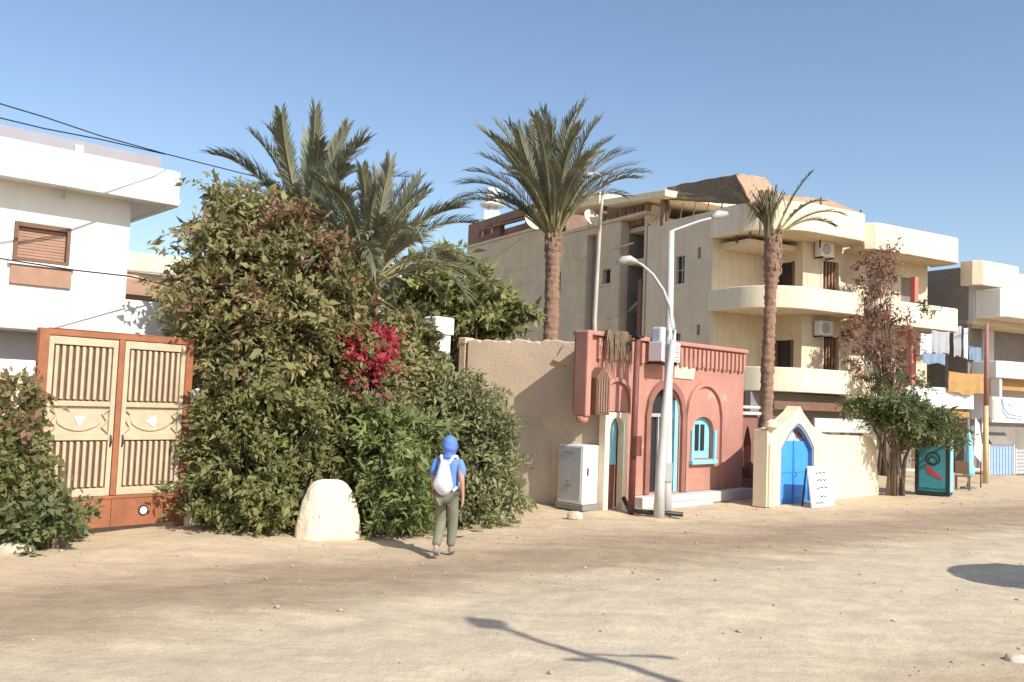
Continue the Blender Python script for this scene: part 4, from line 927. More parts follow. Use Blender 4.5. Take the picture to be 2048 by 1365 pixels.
t = at(NX, 'shop_sign', 'white shop sign with pale blue curved marks over the shutters', 'sign', *[NX.f(1985, 845, 1.5)[0], 1.5, NX.f(1985, 845, 1.5)[1]])
b = MB(); b.box(0, 3.2, -.12, 0, 0, 1.0); b.build('panel', METALW, t, bevel=.02)
b = MB(); b.tube([(.55, -.006, .92), (.65, -.006, .45), (.95, -.006, .22), (1.9, -.006, .16)], .03, 6); b.tube([(.62, -.006, .95), (.75, -.006, .55), (1.05, -.006, .34), (1.9, -.006, .28)], .03, 6)
b.tube([(.85, -.006, .70), (1.05, -.006, .74), (1.2, -.006, .66), (1.5, -.006, .72)], .025, 6); b.build('marking', PBLUE, t)
b = MB(); b.box(.02, .45, .002, .03, .1, .92); b.build('cream_panel', CREAM, t)
def shutter(px0, px1, py0, py1, m, label, w, name, rib=.09, horiz=False):
    s0, z0 = NX.f(px0, py1, w); s1, z1 = NX.f(px1, py0, w); z0 = max(0.03, z0)
    t = at(NX, name, label, 'shutter', s0, w, 0); b = MB(); b.box(0, s1 - s0, -.06, 0, z0, z1); b.build('panel', m, t, bevel=.01)
    b = MB()
    if horiz:
        n = 7
        for k in range(n): q = z0 + (z1 - z0) * (k + .5) / n; b.box(.05, s1 - s0 - .05, .002, .03, q - .04, q + .03)
    else:
        n = max(3, int((s1 - s0) / rib / 2))
        for k in range(n): q = (s1 - s0) * (k + .5) / n; b.box(q - .03, q + .03, .002, .025, z0 + .03, z1 - .03)
    b.build('rib', m, t, bevel=.005)
    b = MB(); b.box(-.05, -.002, -.08, .04, z0, z1 + .05); b.box(s1 - s0 + .002, s1 - s0 + .05, -.08, .04, z0, z1 + .05); b.build('frame', METALW, t)
shutter(1978, 2026, 893, 975, PBLUE, 'pale blue ribbed metal shop shutters', 1.0, 'shop_shutter')
shutter(2031, 2075, 900, 968, METALG, 'grey slatted roller door beside the pale blue shutters', .9, 'roller_door', horiz=True)
def counter():
    s0, z0 = NX.f(1984, 888, 1.05); s1, z1 = NX.f(2024, 866, 1.05)
    t = at(NX, 'shop_awning', 'grey metal awning over the pale blue shop shutters', 'awning', s0, 1.05, z0)
    b = MB(); b.add([(x, y, z) for x in (0, s1 - s0) for (y, z) in ((0, 0), (.3, .45), (.3, .40), (0, -.06))], [(0, 1, 2, 3), (7, 6, 5, 4), (0, 4, 5, 1), (3, 2, 6, 7), (1, 5, 6, 2), (0, 3, 7, 4)]); b.build('sheet', GREYW, t)
    b = MB(); b.box(.02, s1 - s0 - .02, -.5, -.32, -.02, .42); b.build('wall_strip', BEIGE, t)
counter()
# painted pole
p = D(1971, 984, 31.5)
t = thing('utility_pole', 'thin utility pole painted red above and yellow below in front of the shops', 'pole', (p[0], p[1], 0))
zt, zm = D(1974, 648, 31.5)[2], D(1972, 812, 31.5)[2]
MB().tube([(0, 0, zm), (0.02, 0, zt)], [.075, .065], 12).build('upper_shaft', mat('faded_red_brown_paint', (.34, .15, .12), .7, .15, 4, .1), t, True)
MB().tube([(0, 0, -.1), (0, 0, zm)], [.10, .08], 12).build('lower_shaft', mat('faded_yellow_paint', (.60, .46, .24), .7, .12, 4, .1), t, True)

# kiosk, parasol, cloth by the shops
p = G(1858, 990); KB = Fr(p[0], p[1], 122)
t = at(KB, 'drinks_fridge', 'teal drinks fridge with a ring mark and red slash on its door under a tree', 'fridge', -.38, 0)
b = MB(); b.box(0, .92, -.75, 0, .08, 1.72); b.build('case', TEAL, t, bevel=.03)
b = MB(); b.box(.1, .82, .002, .03, .2, 1.62); dr = b.build('door', mat('teal_door', (.045, .24, .27), .35, .1, 4, .0), t, bevel=.01)
b = MB(); b.box(0, .08, .002, .04, .1, 1.7); b.box(.84, .92, .002, .04, .1, 1.7); b.build('frame', BLACKM, t)
def ringmb(cx, cz, ro, ri, w):
    b = MB(); q = np.linspace(0, 2 * math.pi, 28, endpoint=False); n = 28
    vs = [FW(cx + r * math.cos(a), cz + r * math.sin(a), c) for c in (w, w + .01) for r in (ro, ri) for a in q]; fs = []
    for i in range(n):
        j = (i + 1) % n; fs += [(i, j, n + j, n + i), (2 * n + i, 3 * n + i, 3 * n + j, 2 * n + j), (i, 2 * n + i, 2 * n + j, j), (n + i, n + j, 3 * n + j, 3 * n + i)]
    return b.add(vs, fs)
ringmb(.48, 1.05, .20, .165, .031).build('ring_mark', BLACKM, dr); ringmb(.48, 1.0, .12, .09, .031).build('ring_mark', BLACKM, dr)
MB().prism([(.28, .82), (.42, .78), (.74, .50), (.70, .46), (.36, .62)], .031, .042, FW).build('red_slash', mat('red_paint', (.5, .03, .05), .5, .1, 4, 0), dr)
b = MB(); b.box(.0, .92, -.75, .02, 0, .079); b.build('base', BLACKM, t)
b = MB(); b.box(.922, .94, -.72, -.03, .1, 1.70); b.build('lighting_tone_panel', CYAN, t, bevel=.005)  # paler panel paints the sunlit side of the teal case
p = D(1937, 988, 29); t = thing('parasol', 'closed turquoise parasol standing between the fridge and the painted pole', 'parasol', (p[0], p[1], 0))
z0, z1 = D(1937, 955, 29)[2], D(1936, 862, 29)[2]
b = MB(); H = z1 - z0; pr = [(.04, 0), (.15, .05 * H), (.17, .15 * H), (.12, .32 * H), (.13, .5 * H), (.09, .8 * H), (.03, H)]
b.lathe(pr, (0, 0, z0), 16); b.v = [(x * (1 + .18 * math.sin(6 * math.atan2(y, x))), y * (1 + .18 * math.sin(6 * math.atan2(y, x))), z) for x, y, z in b.v]; b.build('canopy', CYAN, t, True)
MB().tube([(0, 0, 0), (0, 0, z1 + .12)], .025, 8).build('pole', METALG, t)
MB().lathe([(.25, 0), (.25, .06), (.06, .10), (.04, .2)], (0, 0, 0), 16).build('base', GREYW, t)
p = D(1954, 985, 29.6); t = thing('banner', 'tall white banner on a post left of the painted pole', 'banner', (p[0], p[1], 0))
z0, z1 = D(1954, 925, 29.6)[2], D(1950, 835, 29.6)[2]
b = MB(); b.prism([(-.12, z0 + .25), (-.08, z1), (.05, z1 - .2), (.13, z0 + .7), (.12, z0)], -.03, .03, FW); b.build('sheet', CLOTHW, t, bevel=.01)
MB().tube([(.15, .05, 0), (.15, .05, z1)], .025, 8).build('post', DSHUT, t)
p = D(1925, 988, 28.4); t = thing('chair', 'small dark brown wooden chair under the closed parasol', 'chair', (p[0], p[1], 0), R(-20))
b = MB(); b.box(-.2, .2, -.2, .2, .42, .46); b.build('seat', DSHUT, t, bevel=.01)
for sx in (-.18, .18):
    for sy in (-.18, .18): MB().tube([(sx, sy, 0), (sx, sy, .42)], .02, 6).build('leg', DSHUT, t)
b = MB(); b.box(-.2, .2, -.2, -.17, .5, .9); b.build('backrest', DSHUT, t, bevel=.01)

# ================================================================ STREET LAMPS
def base_lamp():
    p = G(1331, 1030); top = D(1343, 462, p[1])
    t = thing('street_lamp', 'tall white street lamp with a short straight arm reaching right', 'street lamp', (p[0], p[1], 0), 0, 'street lamps')
    z = top[2]; lx = (top[0] - p[0]); e = D(1450, 430, p[1] + .6) - np.array([p[0], p[1], 0])
    MB().tube([(0, 0, -.1), (0, 0, .9), (lx * .5, 0, z * .5), (lx, 0, z)], [.13, .105, .085, .06], 14).build('pole', POLEW, t, True)
    MB().tube([(lx, 0, z - .1), (lx + .02, 0, z), ((lx + e[0]) / 2, e[1] / 2, (z + e[2]) / 2 + .03), tuple(e)], .028, 8).build('arm', METALG, t)
    b = MB(); b.tube([tuple(e * np.array([.7, .7, 1]) + np.array([.05, 0, -.10])), tuple(e * np.array([.86, .86, 1]) + np.array([0, 0, -.02])), tuple(e + np.array([.05, .02, .03]))], [.05, .10, .05], 10); b.build('lamp_head', METALG, t, True)
    b = MB(); b.box(-.1, .1, .1, .13, .7, 1.1); b.build('service_hatch', METALG, t, bevel=.01)
base_lamp()
p = G(1318, 1032); t = thing('street_lamp', 'white street lamp with a long curved arm bending left', 'street lamp', (p[0], p[1], 0), 0, 'street lamps')
d = p[1]; pt = lambda x, y, dd=0: tuple(D(x, y, d + dd) - np.array([p[0], p[1], 0]))
MB().tube([(0, 0, -.1), (0, 0, .8), pt(1330, 820), pt(1346, 680)], [.12, .095, .08, .065], 14).build('pole', POLEW, t, True)
MB().tube([pt(1346, 690), pt(1347, 655), pt(1340, 615), pt(1326, 580), pt(1306, 550), pt(1284, 530), pt(1262, 520)], [.05, .045, .04, .036, .033, .03, .03], 10).build('arm', METALG, t, True)
MB().tube([pt(1274, 524), pt(1260, 519), pt(1246, 521), pt(1234, 528)], [.04, .085, .09, .04], 10).build('lamp_head', METALG, t, True)
p = D(1181, 1000, 25); t = thing('street_lamp', 'thin pale street lamp with hooked top behind the pink building', 'street lamp', (p[0] + .12, 25, 0), 0, 'street lamps')
d = 25; pt = lambda x, y: tuple(D(x, y, d) - np.array([p[0] + .12, 25, 0]))
MB().tube([(0, 0, 0), pt(1189, 640), pt(1201, 430), pt(1206, 385)], [.08, .065, .05, .04], 12).build('pole', POLEB, t, True)
MB().tube([pt(1206, 388), pt(1208, 365), pt(1203, 352), pt(1192, 347), pt(1178, 350)], .03, 8).build('arm', METALG, t, True)
MB().tube([pt(1186, 348), pt(1178, 349), pt(1166, 354)], [.04, .08, .04], 10).build('lamp_head', METALG, t, True)
# the lamp behind the photographer's right shoulder, whose shadow falls on the road
sh = np.array([math.sin(SUN_AZ), math.cos(SUN_AZ)]) / math.tan(SUN_EL)
hd = G(990, 1250); zz = 7.4; L1 = hd[:2] + sh * zz; ft = L1 + np.array([.16, -.19])
t = thing('street_lamp', 'street lamp beside the camera that throws the long lamp shadow on the near road', 'street lamp', (ft[0], ft[1], 0), 0, 'street lamps')
v = L1 - ft
MB().tube([(0, 0, -.1), (0, 0, 3), (0, 0, 7.0)], [.11, .085, .055], 12).build('pole', METALW, t, True)
MB().tube([(0, 0, 6.95), (.2 * v[0], .2 * v[1], 7.2), (v[0], v[1], zz)], [.05, .045, .04], 8).build('arm', METALG, t, True)
MB().tube([(v[0] * .6, v[1] * .6, zz - .02), (v[0] * 1.2, v[1] * 1.2, zz + .02), (v[0] * 2.6, v[1] * 2.6, zz)], [.07, .17, .05], 10).build('lamp_head', METALG, t, True)
MB().tube([(0, 0, 6.62), (.4, -.04, 6.64), (.85, -.08, 6.64)], [.03, .03, .05], 8).build('side_bracket', METALG, t, True)
MB().tube([(0, 0, 6.4), (-.18, .0, 6.38), (-.36, .0, 6.36)], [.02, .05, .03], 8).build('side_bracket', METALG, t, True)

# unseen parasol shape added off the right edge to cast the round road shadow
hd = G(2062, 1153); zz = 2.35; q = hd[:2] + sh * zz
t = thing('shadow_caster_parasol', 'unseen round grey parasol shape added outside the right edge to cast the dark road shadow', 'parasol', (q[0], q[1], 0))
MB().lathe([(1.18, zz - .12), (1.2, zz - .1), (.6, zz + .12), (.05, zz + .3)], seg=20).build('canopy', CLOTHG, t)
MB().tube([(0, 0, 0), (0, 0, zz + .3)], .03, 8).build('pole', METALG, t)

# ================================================================ CABLES
def cable(pts, label, r=.011, sag=.0):
    P = [Vector(D(x, y, d)) for x, y, d in pts]; o = P[0].copy()
    b = MB().tube([p - o for p in P], r, 5)
    tag(b.build('overhead_cable', BLACKM, None, True, loc=o), label, 'cable')
cable([(-900, -30, 9.5), (-400, 100, 11), (-60, 190, 12.5), (90, 235, 13.6), (200, 272, 14.5), (330, 308, 16), (480, 346, 19), (560, 366, 21)], 'upper overhead cable running from the top left over the white house roof to the palm')
cable([(-900, 20, 9.6), (-400, 132, 11.2), (-60, 222, 12.8), (90, 258, 13.8), (200, 279, 14.6), (330, 309, 16.0)], 'lower overhead cable meeting the upper one above the white house roof')
cable([(-700, 415, 11.2), (-300, 470, 12.4), (-60, 508, 13.4), (60, 527, 14.2), (150, 541, 14.9), (258, 553, 15.9), (350, 575, 17.0)], 'thin cable strung across the white house front below its window', .013)

# ================================================================ PALMS
p = D(1098, 800, 25.0); palm('tall palm with a vase shaped crown rising behind the tan wall', (p[0], p[1], 0), D(1101, 468, 25)[2], .225, .18, 54, 3.25, 54, 88, 1.15, 11, (-.04, 0), ll=.46, bulge=1.12, tilt=-.14)
p = D(724, 900, 17.6); palm('palm standing among the bushes above the red bougainvillea', (p[0], p[1], 0), D(735, 560, 17.6)[2], .22, .18, 46, 2.3, 30, 86, 1.5, 23, (-.03, 0), ll=.40, bulge=1.1, dry=6)
p = D(592, 900, 20.5); palm('palm behind the big bush whose crown leans over the left palm', (p[0], p[1], 0), D(600, 470, 20.5)[2], .22, .19, 54, 2.55, 8, 84, 1.6, 37, (-.1, 0), ll=.42, bulge=1.2, dry=8)
p = D(1531, 850, 24.3); palm('slender palm with only a few fronds left in front of the apartment building', (p[0], p[1], 0), D(1540, 470, 24.3)[2], .175, .13, 5, 1.95, 42, 66, 1.3, 41, (.12, .02), ll=.20, bulge=1.55, azr=[.1, -.25, .35, 2.9, .0], bulge_len=1.5)
# drooping dry sheath on the slender palm
t = thing('dry_frond_bundle', 'bundle of limp grey green fronds hanging around the top of the slender palm', 'dry fronds', tuple(D(1536, 470, 24.2)))
b = MB(); rg = random.Random(12)
for k in range(90):
    a = rg.uniform(0, 6.28); h = rg.uniform(.6, 1.35); r = rg.uniform(.1, .5)
    b.tube([(.05 * math.cos(a), .05 * math.sin(a), -.1), (r * .35 * math.cos(a), r * .35 * math.sin(a), h * .6), (r * math.cos(a) - .05, r * math.sin(a), h), (r * 1.35 * math.cos(a) - .08, r * 1.35 * math.sin(a), h * .8 - rg.uniform(0, .3))], [.03, .025, .016, .003], 4)
b.build('fronds', L_DRYP, t)

# ================================================================ BUSHES AND TREES
plant('bougainvillea', 'huge brownish green bougainvillea mass filling the space right of the gate', 'bush', G(560, 1040) + np.array([0, 1.2, 0]),
      [(545, 520, 105, 90, 16.6, 1.1), (460, 545, 85, 120, 16.2, 1.0), (610, 590, 110, 110, 16.4, 1.1), (440, 640, 75, 110, 15.8, .9), (560, 670, 140, 120, 16.0, 1.1), (472, 445, 55, 65, 16.4, .6), (385, 575, 30, 40, 16.6, .4), (400, 660, 30, 45, 16.2, .4), (660, 690, 70, 100, 16.2, .8), (520, 760, 120, 70, 15.8, .9)],
      L_BOUG, (.135, .062), 4.4, 24, .21, 1, cane=(.34, .85), extra=[([(600, 480, 60, 55, 16.3, .7), (575, 540, 55, 40, 15.9, .6), (650, 545, 45, 50, 16.3, .6), (480, 470, 30, 40, 16, .4), (455, 560, 35, 30, 15.4, .4), (520, 620, 40, 30, 15.2, .4)], L_DRYB, 'dry_bracts', 2.8, 14)], stems=50, trunk_h=1.2)
plant('bougainvillea', 'bougainvillea with a patch of bright red flowers below the middle palm', 'bush', G(745, 1050) + np.array([0, 1.3, 0]),
      [(720, 700, 70, 45, 16.6, .6), (720, 770, 75, 70, 16.0, .8), (790, 770, 60, 80, 16.5, .7), (690, 850, 60, 60, 15.8, .6), (800, 690, 50, 60, 17.4, .6), (770, 840, 60, 50, 16, .6)],
      L_BOUG, (.12, .06), 5.0, 24, .19, 2, extra=[([(752, 680, 26, 16, 15.9, .25), (735, 732, 30, 20, 15.5, .25), (762, 745, 16, 10, 15.5, .2), (710, 692, 12, 12, 15.6, .15)], L_RED, 'red_flowers', 8, 12), ([(735, 790, 50, 22, 15.4, .3)], L_DRYB, 'dry_bracts', 4, 12)])
plant('hedge_bush', 'broad green hedge bush at street level between the gate and the white boulder', 'bush', G(480, 1068) + np.array([0, .5, 0]),
      [(462, 850, 62, 100, 15.3, .7), (560, 830, 120, 95, 15.2, .8), (500, 950, 110, 95, 14.9, .7), (555, 1010, 58, 55, 14.6, .5), (446, 1015, 42, 50, 15.2, .4), (640, 880, 70, 70, 15.3, .6), (500, 1042, 80, 34, 14.5, .35), (424, 940, 24, 90, 15.5, .35)],
      L_HEDGE, (.115, .055), 5.0, 26, .19, 3, cane=(.26, .6))
plant('bush', 'bright fresh green bush between the white boulder and the walking person', 'bush', G(780, 1062) + np.array([0, .5, 0]),
      [(785, 930, 66, 100, 15.2, .6), (775, 1015, 62, 48, 14.9, .45), (830, 890, 45, 60, 15.6, .5), (750, 860, 45, 50, 15.5, .5), (835, 1000, 40, 55, 15.1, .4)],
      L_GREEN, (.15, .045), 5.0, 28, .2, 4, cane=(.3, .55))
plant('bush', 'dense grey green bush beside the tan wall behind the walking person', 'bush', G(950, 1052) + np.array([0, .6, 0]),
      [(935, 835, 72, 85, 16.9, .8), (950, 935, 78, 90, 16.6, .8), (945, 1010, 68, 45, 16.1, .5), (885, 790, 35, 45, 16.8, .5), (985, 860, 38, 60, 16.8, .5), (1000, 990, 28, 45, 16.6, .4), (880, 900, 45, 110, 16.9, .6)],
      L_GREY, (.12, .045), 5.4, 28, .18, 5, cane=(.3, .55))
plant('gate_bush', 'leafy bush growing over the garden wall at the left edge beside the gate', 'bush', G(30, 1085) + np.array([-.2, .2, 0]),
      [(20, 830, 55, 75, 13.2, .45), (25, 930, 55, 80, 12.9, .5), (45, 1020, 55, 70, 12.8, .5), (-60, 900, 60, 150, 13.0, .6)],
      L_HEDGE, (.11, .055), 6.2, 26, .16, 6, extra=[([(25, 790, 40, 25, 12.9, .3), (45, 860, 20, 30, 12.6, .2)], L_DRYB, 'dry_leaves', 3, 12)])
plant('low_bush', 'low dark green bush on the ground in front of the gate left leaf', 'bush', G(95, 1095),
      [(95, 1045, 70, 48, 12.7, .45), (35, 1060, 50, 40, 12.4, .4), (130, 1020, 30, 36, 12.9, .3)],
      L_FICUS, (.11, .055), 6.2, 28, .15, 7)
plant('olive_tree', 'pale olive green broadleaf tree standing behind the white gatepost', 'tree', D(935, 900, 23.5) * np.array([1, 1, 0]),
      [(865, 585, 55, 62, 23.5, .9), (945, 600, 58, 48, 23.5, .9), (995, 640, 48, 38, 23.2, .6), (830, 630, 46, 55, 23.5, .7), (895, 540, 40, 30, 23.8, .6), (1015, 610, 22, 22, 23.2, .3), (900, 640, 60, 40, 23.3, .7)],
      L_OLIVE, (.24, .10), 2.5, 24, .3, 8, cane=(.3, .9), stems=40, stem_r=.06, trunk_h=2.4)
plant('dark_shrub', 'dark shaded shrub in the gap left of the white gatepost', 'bush', D(830, 900, 19.5) * np.array([1, 1, 0]),
      [(825, 680, 45, 55, 19.5, .6), (835, 760, 40, 60, 19.3, .6), (870, 790, 30, 40, 19, .4)], L_FICUS, (.13, .06), 4.6, 24, .2, 9)
plant('ficus_tree', 'low spreading dark green ficus tree in front of the shops', 'tree', G(1790, 992),
      [(1780, 806, 56, 10, 25.2, .9), (1735, 814, 36, 8, 25.0, .7), (1825, 832, 56, 16, 25.2, .9), (1878, 852, 30, 22, 25.4, .7), (1800, 850, 36, 16, 25.0, .6), (1845, 866, 44, 14, 25.2, .7), (1775, 832, 26, 14, 25, .6), (1892, 878, 16, 14, 25.3, .4)],
      L_FICUS, (.15, .05), 4.2, 24, .2, 10, cane=(.3, .5), stems=30, stem_r=.028, trunk_h=1.5, droop=-.6)
_g = G(1790, 992); b = MB()
_t = [o for o in COL.objects if o.name.startswith('ficus_tree')][0]
for dx, tx, lean_ in ((-.16, -.42, .1), (.02, .05, -.1), (.20, .55, .15)):
    b.tube([(dx, 0, -.05), (dx * 1.1 + .02, lean_ * .3, .5), (dx * .8 + tx * .3, lean_, 1.0), (tx, lean_, 1.6), (tx * 1.7, lean_ * 2, 2.2)], [.075, .062, .05, .035, .018], 10)
b.build('trunk', BARK, _t, True)
_v = MN.w(5.6, .35)
plant('dry_vine', 'reddish brown dry bougainvillea climbing between the two balcony stacks', 'vine', _v,
      [(1765, 520, 36, 36, 33.6, .6), (1745, 600, 32, 50, 33.2, .5), (1770, 660, 45, 45, 33.0, .6), (1725, 690, 38, 45, 32.8, .5), (1800, 690, 32, 50, 33.2, .5), (1755, 745, 52, 34, 32.8, .5), (1715, 660, 22, 30, 32.8, .3), (1760, 560, 40, 40, 33.4, .5)],
      L_VINE, (.16, .065), 1.5, 13, .26, 12, cane=(.3, .7), stems=60, stem_r=.035, trunk_h=2.0, extra=[([(1790, 770, 70, 18, 32.6, .4), (1850, 620, 3, 3, 33, .1)], L_FICUS, 'green_leaves', 2.2, 16)])

# ================================================================ WHITE BOULDER, STONES, GRAVEL
def boulder(px, py, wpx, hpx, label, m, name, cat, seed, flat=.55, rz=.3):
    g = G(px, py); s = g[1] / F_PX; W_, H = wpx * s / 2, hpx * s; t = thing(name, label, cat, tuple(g), rz)
    vs = []; fs = []; nu, nv = 36, 18
    for j in range(nv + 1):
        f_ = j / nv; z = H * math.sin(f_ * math.pi / 2) ** .9; r = math.cos(f_ * math.pi / 2) ** .55
        for i in range(nu):
            q = 2 * math.pi * i / nu; d = Vector((math.cos(q), math.sin(q), f_)); k = 1 + .13 * noise.noise(d * 1.6 + Vector((seed, 0, 0))) + .06 * noise.noise(d * 4.5 + Vector((seed, 3, 0))) + .03 * noise.noise(d * 12 + Vector((seed, 3, 5)))
            vs.append((W_ * r * k * math.cos(q), W_ * flat * r * k * math.sin(q), z * (1 + .05 * noise.noise(d * 2)) - .03))
    for j in range(nv):
        for i in range(nu): i2 = (i + 1) % nu; fs.append((j * nu + i, j * nu + i2, (j + 1) * nu + i2, (j + 1) * nu + i))
    MB().add(vs, fs).build('stone', m, t, True); return t
boulder(655, 1076, 124, 116, 'large rounded whitewashed boulder at the foot of the hedge', mat('whitewashed_stone', (.74, .64, .48), .9, .1, 2.5, .7, 14, stain=(.45, .35, .25), stain_amt=.55, peel=(.42, .35, .27), peel_t=.64), 'boulder', 'boulder', 2, .5, .4)
boulder(28, 1106, 66, 24, 'flat pale stone slab at the left edge below the low bush', STONE, 'stone', 'stone', 6)
boulder(690, 1066, 26, 30, 'small dark lump standing in for the shade at the right side of the white boulder', GREYW, 'stone', 'stone', 9, .7)  # dark lump added for the spot of foliage shade beside the boulder
boulder(385, 1052, 34, 40, 'small cream stone at the foot of the right gate post', CREAM2, 'stone', 'stone', 14, .7)
boulder(1150, 1034, 34, 14, 'low pale stone beside the cabinet plinth', STONE, 'stone', 'stone', 17, .7)
boulder(2030, 1318, 46, 16, 'flat pale stone lying on the dirt at the bottom right', STONE, 'stone', 'stone', 19, .8)

def gravel():
    rng = np.random.default_rng(5); Vs = []; Fs = []; o = 0
    ico = [(0, 0, 1), (.9, 0, .3), (.28, .86, .3), (-.73, .53, .3), (-.73, -.53, .3), (.28, -.86, .3), (0, 0, -.5)]
    fc = [(0, 1, 2), (0, 2, 3), (0, 3, 4), (0, 4, 5), (0, 5, 1), (6, 2, 1), (6, 3, 2), (6, 4, 3), (6, 5, 4), (6, 1, 5)]
    I = np.array(ico)
    def put(x, y, r):
        nonlocal o
        z = 0.0
        if -12 < x < 24 and 4 < y < 36:
            qq = .6 * x - .8 * y
            z = 0.07 * noise.noise((x * 0.35, y * 0.35, 0)) + 0.035 * noise.noise((x * 1.3, y * 1.3, 4)) + .018 * noise.noise((x * 4, y * 4, 9)) - 0.03 * math.exp(-((qq + 8.6 + 0.3 * math.sin(x * .5)) / .35) ** 2) - .025 * math.exp(-((qq + 6.2) / .3) ** 2)
        a = rng.uniform(0, 6.28); c, s_ = math.cos(a), math.sin(a); sc = np.array([r * rng.uniform(.8, 1.7), r * rng.uniform(.7, 1.1), r * rng.uniform(.4, .9)])
        v = I * sc * rng.uniform(.75, 1.25, (7, 1)); v = np.stack([v[:, 0] * c - v[:, 1] * s_, v[:, 0] * s_ + v[:, 1] * c, v[:, 2]], 1) + np.array([x, y, z + r * .15])
        Vs.append(v); Fs.append(np.array(fc) + o); o += 7
    for k in range(3000):
        x, y = rng.uniform(-9, 15), rng.uniform(6.5, 27); qq = .6 * x - .8 * y
        band = (-15 < qq < -8.8) or qq > -4.6
        if not band and rng.uniform() < .72: continue
        put(x, y, float(np.clip(rng.lognormal(-4.35, .45), .005, .04)))
    o_ = bpy.data.objects.new('gravel', fast_mesh('gravel', np.concatenate(Vs), np.concatenate(Fs), mat('gravel_stone', (.42, .345, .26), .95, .25, 3, .3))); COL.objects.link(o_); o_['kind'] = 'stuff'
gravel()

# ================================================================ PERSON walking away
def skin(name, J, E_, m, parent, sub=2, root=None):
    ks = list(J); me = bpy.data.meshes.new(name); me.from_pydata([J[k][:3] for k in ks], [(ks.index(a), ks.index(b)) for a, b in E_], []); me.materials.append(m)
    o = bpy.data.objects.new(name, me); COL.objects.link(o); o.parent = parent
    sk = o.modifiers.new('skin', 'SKIN'); sk.use_smooth_shade = True; sk.branch_smoothing = .6
    d = me.skin_vertices[0].data
    for i, k in enumerate(ks):
        r = J[k][3]; d[i].radius = r if isinstance(r, tuple) else (r, r); d[i].use_root = (k == (root or ks[0]))
    sb = o.modifiers.new('subdivision', 'SUBSURF'); sb.levels = sub; sb.render_levels = sub
    return o
def person():
    g = G(889, 1111)
    t = thing('person', 'person with blue headscarf, blue shirt and white backpack walking away along the dusty street', 'person', (g[0], g[1], 0.0), R(-12))
    J = dict(pel=(0, 0, .90, (.13, .10)), spi=(0, .01, 1.08, (.12, .09)), che=(0, .02, 1.26, (.15, .10)), nk0=(0, .01, 1.40, .06), nk=(0, .02, 1.46, .052), hd0=(0, .05, 1.53, (.068, .075)), hd=(0, .04, 1.60, (.076, .092)), top=(0, .035, 1.665, (.05, .06)),
             jaw=(0, .10, 1.525, .035), nose=(0, .148, 1.575, .014))
    E_ = [('pel', 'spi'), ('spi', 'che'), ('che', 'nk0'), ('nk0', 'nk'), ('nk', 'hd0'), ('hd0', 'hd'), ('hd', 'top'), ('hd0', 'jaw'), ('hd', 'nose')]
    for s, n in ((-1, 'l'), (1, 'r')):
        sw = .10 * s
        J.update({n + 'sh': (.165 * s, .01, 1.37, .062), n + 'el': (.225 * s, -.02 - sw * .3, 1.11, .043), n + 'wr': (.235 * s, .06 - sw * .6, .88, .027), n + 'pm': (.235 * s, .08 - sw * .6, .81, (.022, .038)), n + 'ear': (.083 * s, .035, 1.58, .014)})
        E_ += [('che', n + 'sh'), (n + 'sh', n + 'el'), (n + 'el', n + 'wr'), (n + 'wr', n + 'pm'), ('hd', n + 'ear')]
        for q, (dy, ln) in enumerate(((.032, .065), (.011, .075), (-.010, .07), (-.030, .055))):
            b0 = np.array(J[n + 'pm'][:3]) + np.array([0, dy, -.035])
            J[n + f'f{q}a'] = tuple(b0) + (.0095,); J[n + f'f{q}b'] = tuple(b0 + np.array([-.006 * s, .006, -ln * .55])) + (.0085,); J[n + f'f{q}c'] = tuple(b0 + np.array([-.022 * s, .010, -ln])) + (.007,)
            E_ += [(n + 'pm', n + f'f{q}a'), (n + f'f{q}a', n + f'f{q}b'), (n + f'f{q}b', n + f'f{q}c')]
        b0 = np.array(J[n + 'pm'][:3]); J[n + 'ta'] = tuple(b0 + np.array([-.01 * s, .045, .01])) + (.011,); J[n + 'tb'] = tuple(b0 + np.array([-.02 * s, .068, -.03])) + (.009,)
        E_ += [(n + 'pm', n + 'ta'), (n + 'ta', n + 'tb')]
    legs = dict(l=[(-.08, .0, .86, .085), (-.09, .06, .48, .058), (-.085, -.06, .29, .05), (-.08, -.20, .14, .036), (-.08, -.16, .07, .036), (-.08, -.08, .03, .024)],
                r=[(.085, 0, .86, .085), (.075, .10, .48, .058), (.065, .11, .27, .05), (.06, .09, .10, .036), (.065, .15, .05, .036), (.07, .25, .03, .024)])
    for n, P in legs.items():
        pv = 'pel'
        for i, p_ in enumerate(P): J[n + f'g{i}'] = p_; E_.append((pv, n + f'g{i}')); pv = n + f'g{i}'
    skin('body', J, E_, SKIN, t, 2)
    # shirt with short sleeves
    S = dict(a=(0, 0, .86, (.175, .135)), b=(0, .01, 1.08, (.155, .118)), c=(0, .01, 1.27, (.18, .14)), d=(0, .0, 1.385, (.12, .10)), e=(0, .015, 1.435, .07)); SE = [('a', 'b'), ('b', 'c'), ('c', 'd'), ('d', 'e')]
    for s, n in ((-1, 'l'), (1, 'r')):
        S.update({n + '1': (.175 * s, .01, 1.365, .078), n + '2': (.21 * s, -.01, 1.22, .066), n + '3': (.222 * s, -.02, 1.13, .062)}); SE += [('c', n + '1'), (n + '1', n + '2'), (n + '2', n + '3')]
    skin('shirt', S, SE, SHIRT, t, 2)
    T = dict(p=(0, 0, .91, (.165, .125))); TE = []
    for n, P in legs.items():
        pv = 'p'
        for i, k in enumerate((.105, .088, .078, .068)):
            x, y, z = P[i][:3]; T[n + str(i)] = (x, y, z + (.0 if i < 3 else .01), k); TE.append((pv, n + str(i))); pv = n + str(i)
    skin('trousers', T, TE, TROUS, t, 2)
